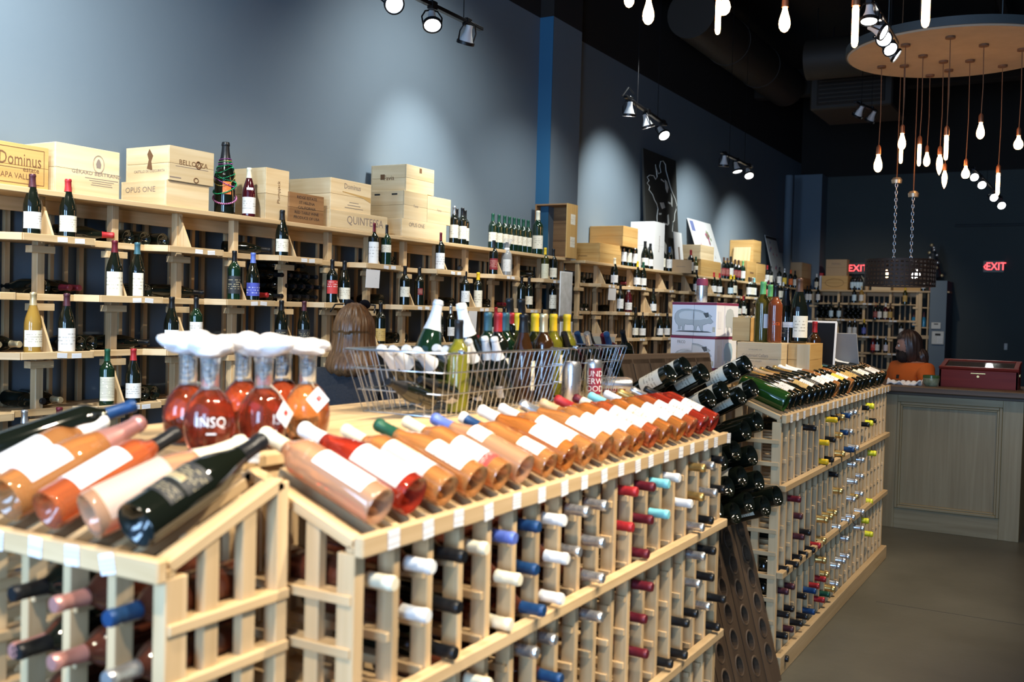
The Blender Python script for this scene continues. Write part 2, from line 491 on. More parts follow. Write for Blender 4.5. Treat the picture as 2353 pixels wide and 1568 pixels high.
# beams, ducts and conduits below the ceiling
def duct(name, p0, p1, r, label, mat=M_DUCT):
    p0, p1 = Vector(p0), Vector(p1); d = p1 - p0
    o = put(name, cyl(r, d.length, 28), mat, None, (p0 + p1) / 2, d.to_track_quat('Z', 'Y'))
    root = o
    tag(o, label, 'duct')
    n = max(2, int(d.length / 1.4))
    for i in range(1, n):
        put('seam_collar', cyl(r * 1.03, 0.05, 28), mat, o, (0, 0, -d.length / 2 + d.length * i / n))
    return o
duct('round_duct', (-4.3, 11.6, 5.2), (-4.3, 15.9, 5.2), 0.30, 'dark round duct running along the ceiling beside the left wall')
duct('round_duct', (-3.4, 13.6, 5.0), (2.8, 13.6, 5.0), 0.26, 'dark round duct crossing the ceiling behind the hanging disc')
duct('round_duct', (-2.2, 9.6, 5.6), (3.2, 9.6, 5.6), 0.24, 'dark round duct crossing the ceiling above the hanging disc')
for k, (y, z) in enumerate([(11.2, 5.55), (16.2, 5.3), (7.0, 5.75)]):
    structure(board('beam', -4.85, 3.6, y - .13, y + .13, z - .2, z + .2, M_CEIL, None, .01))
for k, x in enumerate([-1.2, -0.4, 0.4, 1.2]):
    structure(board('beam', x - .05, x + .05, 3.0, 18.9, 5.8, 6.0, M_CEIL, None, .006))
u = thing('ceiling_air_unit', 'dark boxed air unit hanging under the ceiling near the far left corner', 'air unit', (-3.0, 15.0, 4.5))
board('casing', -.55, .55, -.6, .6, 0, .5, M_DUCT, u, .02)
board('grille_frame', -.45, .45, -.63, -.6, .06, .44, M_CEIL, u, .005)
for i in range(6): board('slat', -.42, .42, -.645, -.62, .09 + i * .057, .11 + i * .057, M_DUCT, u, .002)
for x in (-.5, .5):
    for y in (-.5, .5): put('hanger_rod', cyl(.008, .95, 6), BLACKMETAL, u, (x, y, .97))
M_CONDUIT = plain('grey_conduit', (0.05, 0.06, 0.065), .5)
cd = put('wall_conduit', cyl(.022, 2.6, 8), M_CONDUIT, None, (-.85, YB - .03, 3.28), Euler((0, rad(90), 0))); tag(cd, 'thin conduit running sideways along the dark back wall above the exit sign', 'conduit')
# ------------------------------------------------------------------ bottles
PROF = dict(
    bordeaux=[(0.0, 0.026), (0.010, 0.0235), (0.020, 0.013), (0.029, 0.003), (0.0355, 0.0), (0.0372, 0.004), (0.0375, 0.010), (0.0375, 0.190), (0.0365, 0.198), (0.033, 0.207), (0.026, 0.217), (0.019, 0.227), (0.0148, 0.238), (0.0138, 0.250), (0.0133, 0.285), (0.0144, 0.287), (0.0144, 0.296), (0.0128, 0.300)],
    burgundy=[(0.0, 0.030), (0.011, 0.027), (0.022, 0.015), (0.032, 0.003), (0.0395, 0.0), (0.041, 0.005), (0.0412, 0.010), (0.0412, 0.138), (0.0402, 0.152), (0.037, 0.170), (0.0315, 0.190), (0.0255, 0.208), (0.020, 0.226), (0.0165, 0.244), (0.0148, 0.262), (0.0145, 0.284), (0.0158, 0.286), (0.0158, 0.294), (0.014, 0.298)],
    champagne=[(0.0, 0.036), (0.012, 0.032), (0.025, 0.017), (0.035, 0.003), (0.0425, 0.0), (0.0445, 0.006), (0.0448, 0.014), (0.0448, 0.135), (0.0435, 0.155), (0.039, 0.180), (0.0325, 0.205), (0.026, 0.228), (0.0205, 0.250), (0.0170, 0.275), (0.0155, 0.298), (0.0175, 0.300), (0.0175, 0.306), (0.0150, 0.315)],
    flute=[(0.0, 0.022), (0.010, 0.020), (0.020, 0.011), (0.028, 0.003), (0.0345, 0.0), (0.036, 0.005), (0.0362, 0.010), (0.0362, 0.150), (0.0345, 0.180), (0.030, 0.215), (0.0235, 0.255), (0.0180, 0.290), (0.0150, 0.315), (0.0145, 0.335), (0.0155, 0.337), (0.0155, 0.346), (0.014, 0.350)],
)
CAPZ = dict(bordeaux=(0.238, 0.0164), burgundy=(0.236, 0.0185), champagne=(0.212, 0.030), flute=(0.285, 0.0192))
HGT = dict(bordeaux=.300, burgundy=.298, champagne=.315, flute=.350)
LABZ = dict(bordeaux=(0.045, 0.150), burgundy=(0.035, 0.115), champagne=(0.040, 0.110), flute=(0.04, 0.12))

def bottle_meshes(kind, hi=False):
    seg = 32 if hi else 18
    p = PROF[kind]
    body = lathe(('bottle', kind, seg), p, seg, sharp=50)
    z0 = CAPZ[kind][0]
    cp = []
    rr = [(r + 0.0007, z) for r, z in p if z > z0 - 1e-6]
    # first radius interpolated on the body
    for (r1, a), (r2, b) in zip(p, p[1:]):
        if a <= z0 <= b and b > a:
            r0 = r1 + (r2 - r1) * (z0 - a) / (b - a) + 0.0007
    cp = [(r0 - .0009, z0), (r0, z0)] + [q for q in rr if q[1] > z0 + 1e-6]
    cp.append((cp[-1][0] * .96, p[-1][1] + .0012)); cp.append((0.0, p[-1][1] + .0015))
    cap = lathe(('cap', kind, seg), cp, seg, sharp=45)
    return body, cap

def label_mesh(kind, z0=None, z1=None, half=72, hi=False, r=None):
    a, b = LABZ[kind]
    z0 = a if z0 is None else z0; z1 = b if z1 is None else z1
    R = (max(q[0] for q in PROF[kind]) if r is None else r) + 0.0005
    seg = 20 if hi else 10
    return lathe(('label', kind, z0, z1, half, seg, R), [(R - .0004, z0), (R + .0002, z0), (R + .0002, z1), (R - .0004, z1)], seg, rad(-half), rad(half), sharp=50)

def bottle(label, kind, glass, cap, lab, loc, rot=None, group=None, lz=None, half=72, hi=False, scale=1.0, extra=None, name='wine_bottle', cat='bottle'):
    """front label looks along local +x; stands on its base at local z = 0"""
    if name == 'wine_bottle':
        if kind == 'champagne': name = 'sparkling_bottle'
        elif glass in ROSE: name = 'rose_bottle'
    t = thing(name, label, cat, loc, rot, group)
    if scale != 1.0: t.scale = (scale,) * 3
    body, cp = bottle_meshes(kind, hi)
    put('glass_body', body, glass, t)
    if cap is not None: put('foil_capsule', cp, CAP[cap], t)
    if lab is not None:
        z0, z1 = lz if lz else LABZ[kind]
        put('front_label', label_mesh(kind, z0, z1, half, hi), LAB[lab], t)
    if extra: extra(t)
    return t

def lying(direction, roll=0.0):
    """rotation that points the bottle's neck along a direction"""
    d = Vector(direction).normalized()
    q = d.to_track_quat('Z', 'X')
    return q @ Quaternion((0, 0, 1), roll)

def upright(deg=0.0): return Euler((0, 0, rad(deg)))
# ------------------------------------------------------------------ floor racks with sloped display tops
TOPZ, RAILZ = 1.268, 1.158
def display_rack(name, label, loc, rotz, ncol, pitch, rails, rows, plinth, tags=None, depth=0.30, endw=.042):
    """local x runs along the columns, local y goes into the rack"""
    t = thing(name, label, 'wine rack', loc, Euler((0, 0, rotz)))
    L = ncol * pitch
    for i in range(ncol + 1):
        end = i in (0, ncol)
        w = .030 if end else .0205
        d = endw if end else .040
        x = i * pitch
        o = put('post', box(w, d, RAILZ - .036), PINE['z'], t, (x, d / 2 + .002, (RAILZ - .036) / 2))
        put('post', box(w, .03, TOPZ - .02), PINE['z'], t, (x, depth - .02, (TOPZ - .02) / 2))
        if end:
            put('post', box(.022, .034, RAILZ + .012), PINE['z'], t, (x, depth * .36, (RAILZ + .012) / 2))
            put('post', box(.022, .034, RAILZ + .052), PINE['z'], t, (x, depth * .66, (RAILZ + .052) / 2))
        for z in rows:
            put('rung', box(.040, depth - .012, .019), PINE['y'], t, (x, .012 + (depth - .012) / 2 - .004, z))
        # sloped slats of the display top: a pair under every bottle
        a = math.atan2(TOPZ - RAILZ - .005, depth - .03)
        ln = math.hypot(TOPZ - RAILZ - .005, depth - .03)
        for xs, w in ([(x, .030)] if end else []) + ([(x + pitch / 2 - .030, .020), (x + pitch / 2 + .030, .020)] if i < ncol else []):
            put('sloped_slat', box(w, ln, .022), PINE['y'], t, (xs, (depth - .03) / 2 + .01, (RAILZ + TOPZ) / 2 - (.020 if w > .025 else .030)), Euler((a, 0, 0)))
    # front rail, ledges and plinth
    put('front_rail', box(L + .04, .022, .040, .003), PINE['x'], t, (L / 2, -.009, RAILZ - .020))
    put('front_rail', box(L + .03, .020, .016, .002), PINE['x'], t, (L / 2, .014, RAILZ - .028))
    for z in rails:
        put('ledge_rail', box(L + .035, .030, .030, .003), PINE['x'], t, (L / 2, -.012, z - .015))
    for z in (rails + [.35]):
        put('back_rail', box(L, .018, .06, .002), PINE['x'], t, (L / 2, depth - .002, z))
    if plinth:
        put('plinth', box(L + .05, .035, .085, .003), PINE['x'], t, (L / 2, -.014, .0425))
    for x, tilt in (tags or []):
        put('price_card', box(.036, .0012, .036, 0), CARD, t, (x, -.0215, RAILZ - .020 + random.uniform(-.003, .004)), Euler((0, rad(tilt), 0)))
    return t

RX = -1.165
P2 = 2.11 / 18
rows_top = [1.033, .932, .831 - .02]
ROWZ2 = [1.065, .965, .865, .765, .665, .565, .463, .36, .26, .16, .06]       # heights of the bottle necks
RUNG2 = [z - .030 for z in ROWZ2]
tags2 = []
for px, py in [(885, 1230), (965, 1207), (1035, 1193), (1105, 1168), (1170, 1150), (1228, 1130), (1281, 1112), (1327, 1100), (1373, 1086), (1412, 1075), (1451, 1063), (1481, 1055), (1517, 1045), (1551, 1034), (1577, 1028), (1609, 1018), (1632, 1012), (1662, 1005)]:
    tags2.append((at(px, py, x=RX).y - 1.49, random.uniform(-5, 5)))
display_rack('display_rack', 'pale pine rack of rosé under a sloped bottle display, nearest on the right', (RX, 1.49, 0), PI / 2, 18, P2, [.840, .432], RUNG2, True, tags2)
P3 = 2.60 / 22
tags3 = [((i + .5) * P3 + random.uniform(-.015, .015), random.uniform(-4, 4)) for i in range(22)]
display_rack('display_rack', 'pale pine rack of sparkling wine standing behind the riddling board', (-1.17, 4.47, 0), PI / 2, 22, P3, [.845, .459], RUNG2, True, tags3)
P1 = .118
R1X = -1.324
n1 = 7
tags1 = [(n1 * P1 - .118 * k + dx, a) for k, dx, a in [(1, .018, -14), (2, .045, -3), (3, .063, 2), (4, .07, 3)]]
display_rack('display_rack', 'pale pine end rack facing the viewer at the lower left', (R1X - n1 * P1, 1.157, 0), 0, n1, P1, [.840, .432], RUNG2, True, tags1, .300, .048)

# island tops behind the sloped displays
M_TOP = PINE['y']
t = thing('island_table', 'pine island table between the rosé rack and the wall, holding baskets and decanters', 'table', (-1.78, 2.7, 0))
for i in range(4):
    x0 = -.295 + i * .150
    board('plank', x0, x0 + .147, -1.20, 1.02, TOPZ - .024, TOPZ, M_TOP, t, .002)
for x in (-.26, .26):
    for y in (-1.1, .95): board('leg', x - .03, x + .03, y - .03, y + .03, 0, TOPZ - .024, PINE['z'], t)
for i in range(12): board('light_block_plank', -.292, -.274, -1.19 + i * .184, -1.012 + i * .184, 0, TOPZ - .024, PINE['z'], t)  # unseen planks added to block light from the wall side
board('apron', -.27, .27, -1.13, -1.11, TOPZ - .1, TOPZ - .024, PINE['x'], t); board('apron', -.27, .27, .96, .98, TOPZ - .1, TOPZ - .024, PINE['x'], t)
t = thing('island_table', 'pine island table behind the sparkling wine rack, holding crates and cartons', 'table', (-2.05, 5.77, 0))
for i in range(6):
    x0 = -.52 + i * .180
    board('plank', x0, x0 + .176, -1.30, 1.30, TOPZ - .024, TOPZ, M_TOP, t, .002)
for x in (-.5, .5):
    for y in (-1.2, 1.2): board('leg', x - .03, x + .03, y - .03, y + .03, 0, TOPZ - .024, PINE['z'], t)
for i in range(14): board('light_block_plank', -.515, -.497, -1.29 + i * .184, -1.112 + i * .184, 0, TOPZ - .024, PINE['z'], t)  # same added light-blocking planks, out of view on the wall side
# lattice side frame of the second island, seen between the riddling board and the rack
fr = thing('lattice_rack', 'pine lattice rack end seen behind the dark riddling board bottles', 'wine rack', (-1.52, 4.46, 0))
for i in range(5): board('post', -.15 * i - .012, -.15 * i + .012, -.012, .012, 0, 1.24, PINE['z'], fr)
for k in range(11): board('rung', -.62, .02, -.02, .005, .08 + k * .105, .10 + k * .105, PINE['x'], fr)

# ------------------------------------------------------------------ bottles lying in the racks (necks out)
CAPWORD = dict(black='black', red='red', maroon='maroon', plum='plum', white='white', cream='cream', silver='silver', gold='gold', navy='navy blue', blue='violet blue', yellow='yellow',
               lime='lemon yellow', green='dark green', bright='bright green', aqua='aqua', teal='teal', tan='tan', pink='pink', palegold='pale gold', brown='brown', orange='orange')
def rack_fill(spots, rx, y0, pitch, ncol, rackword, glassf, kindf, out=0.036):
    cells = {}
    for px, py, c in spots:
        p = at(px, py, x=rx + out - .004)
        col = min(ncol - 1, max(0, int((p.y - y0) / pitch)))
        row = min(range(len(ROWZ2)), key=lambda k: abs(ROWZ2[k] - p.z))
        if (col, row) in cells:
            for dc, dr in ((1, 0), (-1, 0), (0, 1), (0, -1)):
                if (col + dc, row + dr) not in cells and 0 <= col + dc < ncol and 0 <= row + dr < len(ROWZ2):
                    col += dc; row += dr; break
        cells[(col, row)] = c
    for (col, row), c in sorted(cells.items()):
        kind = kindf(c); h = HGT[kind]
        z = ROWZ2[row] + random.uniform(-.004, .004)
        o = out + random.uniform(-.008, .012)
        lab = '%s capped bottle in %s, %s column from near end, %s row' % (CAPWORD[c], rackword, ORD[col + 1], ORD[row + 1])
        bottle(lab, kind, glassf(c), c, None, (rx + o - h, y0 + (col + .5) * pitch + random.uniform(-.006, .006), z), lying((1, random.uniform(-.02, .02), -.01)), 'bottles lying in the ' + rackword)
S5 = [(960, 830, 'white'), (780, 940, 'cream'), (975, 1145, 'white'), (1290, 690, 'black'), (1280, 980, 'black'), (1240, 1245, 'black'), (1440, 640, 'cream'), (1490, 910, 'cream'), (1490, 1185, 'cream'), (1430, 1440, 'cream'), (1620, 600, 'blue'), (1770, 555, 'navy'), (1745, 795, 'navy'), (1735, 1040, 'navy'), (1790, 1540, 'navy'), (1840, 510, 'white'), (1840, 740, 'white'), (1830, 990, 'white'), (1810, 1210, 'silver'), (1675, 1280, 'silver')]
S6 = [(375, 465, 'silver'), (415, 705, 'silver'), (485, 425, 'silver'), (470, 645, 'silver'), (480, 865, 'silver'), (445, 1085, 'silver'), (720, 375, 'red'), (720, 585, 'red'), (825, 325, 'maroon'), (795, 525, 'maroon'), (780, 725, 'maroon'), (755, 915, 'maroon'), (785, 1120, 'maroon'), (735, 1310, 'maroon'), (860, 310, 'aqua'), (845, 500, 'aqua'), (975, 260, 'white'), (1030, 455, 'white'), (1075, 250, 'gold'), (1050, 440, 'gold'), (1085, 215, 'silver'), (1075, 390, 'silver'), (1110, 575, 'silver'), (1100, 750, 'silver'), (1090, 920, 'silver'), (1115, 1105, 'silver'), (1190, 210, 'black'), (1190, 385, 'black'), (1195, 560, 'black'), (1185, 730, 'black'), (1180, 900, 'black'), (1200, 1080, 'black'), (1200, 1255, 'black'), (970, 1205, 'black'), (940, 1380, 'black'), (900, 1550, 'black'), (970, 1190, 'black')]
spots2 = [(600 + a / 2.667, 980 + b / 2.667, c) for a, b, c in S5] + [(1200 + a / 2.667, 980 + b / 2.667, c) for a, b, c in S6]
ros = lambda c: G_BLACK if c in ('black', 'gold') else G_SHADEROSE
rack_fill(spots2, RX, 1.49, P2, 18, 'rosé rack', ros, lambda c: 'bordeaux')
SR3 = [(620, 165, 'black'), (740, 128, 'yellow'), (765, 120, 'black'), (720, 230, 'yellow'), (745, 220, 'black'), (720, 330, 'yellow'), (742, 320, 'black'), (805, 100, 'gold'), (825, 95, 'navy'), (848, 90, 'silver'), (880, 85, 'silver'), (800, 200, 'gold'), (820, 190, 'navy'), (850, 185, 'silver'), (793, 300, 'gold'), (832, 290, 'navy'), (855, 272, 'silver'), (945, 52, 'black'), (962, 45, 'lime'), (940, 140, 'black'), (960, 125, 'lime'), (975, 125, 'black'), (565, 515, 'maroon'), (575, 630, 'plum'), (570, 745, 'plum'), (755, 422, 'black'), (705, 640, 'gold'), (705, 740, 'gold'), (680, 762, 'red'), (760, 690, 'gold'), (775, 585, 'gold'), (855, 370, 'silver'), (855, 462, 'silver'), (850, 555, 'silver'), (848, 650, 'silver'), (910, 330, 'silver'), (895, 420, 'silver'), (885, 520, 'gold'), (880, 590, 'silver'), (895, 680, 'silver'), (960, 293, 'lime'), (945, 625, 'lime'), (940, 710, 'lime'), (945, 795, 'lime'), (590, 825, 'black'), (630, 808, 'black'), (520, 908, 'black'), (480, 932, 'black'), (620, 912, 'black'), (590, 935, 'black'), (690, 970, 'red'), (690, 940, 'gold'), (700, 840, 'gold'), (780, 780, 'silver'), (785, 878, 'silver'), (830, 740, 'silver'), (815, 825, 'silver'), (825, 920, 'silver'), (523, 988, 'plum'), (510, 1100, 'plum'), (492, 1135, 'black'), (595, 1155, 'black'), (668, 1070, 'red'), (640, 1090, 'navy'), (680, 1035, 'gold'), (710, 1115, 'green'), (700, 1145, 'gold'), (670, 1175, 'red'), (635, 1197, 'navy'), (605, 1232, 'black'), (500, 1250, 'black'), (458, 1288, 'black'), (520, 1328, 'plum'), (570, 1260, 'black'), (478, 1370, 'black'), (760, 968, 'silver'), (757, 1065, 'silver'), (880, 770, 'silver')]
spots3 = [(1600 + a / 2.348, 900 + b / 2.348, c) for a, b, c in SR3]
rack_fill(spots3, -1.17, 4.47, P3, 22, 'sparkling wine rack', lambda c: G_BLACK, lambda c: 'champagne' if c in ('silver', 'gold', 'lime') else 'bordeaux', .036)
# end rack at the lower left: necks towards the viewer
S4 = [(205, 1055, 'black', 0), (110, 1480, 'black', 0), (540, 1370, 'silver', 1), (820, 1190, 'navy', 1), (860, 1568, 'navy', 0), (300, 1210, 'pink', 0), (330, 835, 'pink', 0), (430, 1568, 'silver', 1), (60, 960, 'pink', 1), (60, 1300, 'plum', 1)]
cells = set()
for a, b, c, k in S4:
    p = at(a / 2.76, 1000 + b / 2.76, y=1.157 - .05)
    col = int((R1X - p.x) / P1); row = min(range(len(ROWZ2)), key=lambda q: abs(ROWZ2[q] - p.z))
    if (col, row) in cells or col < 0 or col >= n1: row += 1
    cells.add((col, row))
    bottle('%s capped bottle in the end rack, %s column from right corner, %s row down' % (CAPWORD[c], ORD[col + 1], ORD[row + 1]), 'bordeaux', G_SHADEROSE if c != 'black' else G_BLACK, c, None,
           (R1X - (col + .5) * P1, 1.157 + .24, ROWZ2[row]), lying((random.uniform(-.05, .05), -1, -.01)), 'bottles lying in the end rack', hi=True)
# the dark large bottles seen through the side of the end rack, bases to the right
for k, (dy, row) in enumerate([(.12, 2), (.15, 4)]):
    bottle('dark bottle lying crosswise seen through the open side of the end rack, %s' % ['upper one', 'lower one'][k], 'champagne', G_BLACK, 'black', 'dark', (R1X - .03, 1.157 + .17, ROWZ2[row] + .015), lying((-1, -.05, 0), rad(200)), hi=True)
# ------------------------------------------------------------------ wall racks with stepped display shelves
MOD = .4365
TIER = [1.885 - .285 * k for k in range(6)]
XF, XR, XBK = -4.40, -4.505, -4.845           # front of the display bumps, front of the recessed shelf, wall
SHELFZ = 2.115
def wall_rack(label, y0, nmod, par, skip_left=0, tiers=TIER, name='wall_wine_rack', loc=None, rotz=PI / 2, top_tags=True):
    """built in local space: local x runs along the wall, local -y looks into the room"""
    t = thing(name, label, 'wine rack', loc, Euler((0, 0, rotz)))
    L = nmod * MOD
    D = XR - XBK                                   # depth of the recessed shelf
    # the top board with its lip
    put('top_board', box(L + .06, D + .05, .028, .003), PINE['x'], t, (L / 2, D / 2 - .025, SHELFZ - .014))
    put('top_apron', box(L, .018, .07, .002), PINE['x'], t, (L / 2, D * .55, SHELFZ - .063))
    for m in range(nmod + 1):
        x = m * MOD
        put('post', box(.042, .045, SHELFZ - .028, .002), PINE['z'], t, (x, .045, (SHELFZ - .028) / 2))
        put('post', box(.030, .025, SHELFZ - .028, .001), PINE['z'], t, (x + .01, D - .02, (SHELFZ - .028) / 2))
    for m in range(nmod):
        for q in (.13, .215, .30):
            put('back_slat', box(.024, .018, SHELFZ - .03, .001), PINE['z'], t, (m * MOD + q, D * .72, (SHELFZ - .03) / 2))
    for k, z in enumerate(tiers):
        for i in range(4):                         # the shelf is made of four boards with gaps
            w = .070
            put('shelf_slat', box(L, w, .016, .001), PINE['x'], t, (L / 2, .02 + w / 2 + i * .086, z - .010))
        for m in range(nmod + 1):
            bump = (m + k) % 2 == par and m > skip_left and m < nmod
            x = m * MOD
            put('support_block', box(.13, .05, .035, .001), PINE['x'], t, (x, .028, z - .060))
            if bump:
                a, b = x - .185, x + .21
                dp = XF - XR
                put('display_fascia', box(b - a, .018, .036, .002), PINE['x'], t, ((a + b) / 2, -dp + .009, z - .010))
                for sx, sy in ((a, -1), (b, 1)):
                    ln = math.hypot(.075, dp)
                    put('display_fascia', box(ln, .016, .036, .002), PINE['x'], t, (sx + sy * .0375, -dp / 2 + .006, z - .010), Euler((0, 0, math.atan2(dp, .075) * sy)))
                for i in range(3):
                    put('display_slat', box(b - a + .03 * i + .01, .027, .014, .001), PINE['x'], t, ((a + b) / 2, -dp + .034 + i * .033, z - .009))
                prism('gusset', [(0, 0), (.095, 0), (0, .19)], .012, PINE['z'], t, (x, .022, z), Euler((0, 0, -PI / 2)))
                for dx in (.035, .115):
                    put('price_card', box(.055, .0012, .024, 0), CARD, t, (x + dx + random.uniform(-.01, .01), -dp - .001, z - .012 + random.uniform(-.002, .002)), Euler((0, rad(random.uniform(-4, 4)), 0)))
            elif m < nmod:
                pass
        # recessed front edge between the bumps
        for m in range(nmod + 1):
            if (m + k) % 2 == par and m > skip_left: continue
            x0 = max(0, (m - 1) * MOD + .285 if m > 0 else 0); x1 = min(L, (m + 1) * MOD - .26)
            if m <= skip_left: x0, x1 = max(0, m * MOD - .22), min(L, m * MOD + .22)
            if x1 - x0 > .03: put('shelf_edge', box(x1 - x0, .018, .034, .002), PINE['x'], t, ((x0 + x1) / 2, .009, z - .011))
    return t
Y1 = 3.195 - 3 * MOD
wall_rack('long pine wall rack with stepped display shelves, left of the blue pillar', Y1, 16, 1, loc=(XR, Y1, 0))
Y2 = 9.25
wall_rack('pine wall rack with stepped display shelves beyond the blue pillar', Y2, 19, 1, loc=(XR, Y2, 0), skip_left=0)
# far rack, facing the viewer across the end of the shop
YR = 18.42
XL3 = -4.36
wall_rack('pine display rack across the far end of the shop under the hanging lamp', XL3, 4, 0, loc=(XL3, YR, 0), rotz=0, name='far_wine_rack')
fl = thing('lattice_rack', 'narrow pine rack with tall open slots at right end of the far rack', 'wine rack', (-2.565, YR, 0))
for i in range(4): board('post', -.0 + i * .13 - .02 * (i in (0, 3)) - .012, i * .13 + .012 + .02 * (i in (0, 3)), 0, .05, 0, SHELFZ - .028, PINE['z'], fl)
board('top_board', -.04, .46, -.03, .34, SHELFZ - .028, SHELFZ, PINE['x'], fl)
for z in (1.08, 1.5, 1.84, .6): board('shelf_slat', -.02, .40, .06, .32, z - .02, z, PINE['x'], fl)
board('shelf_edge', -.02, .40, -.012, 0, 1.30, 1.36, PINE['x'], fl)

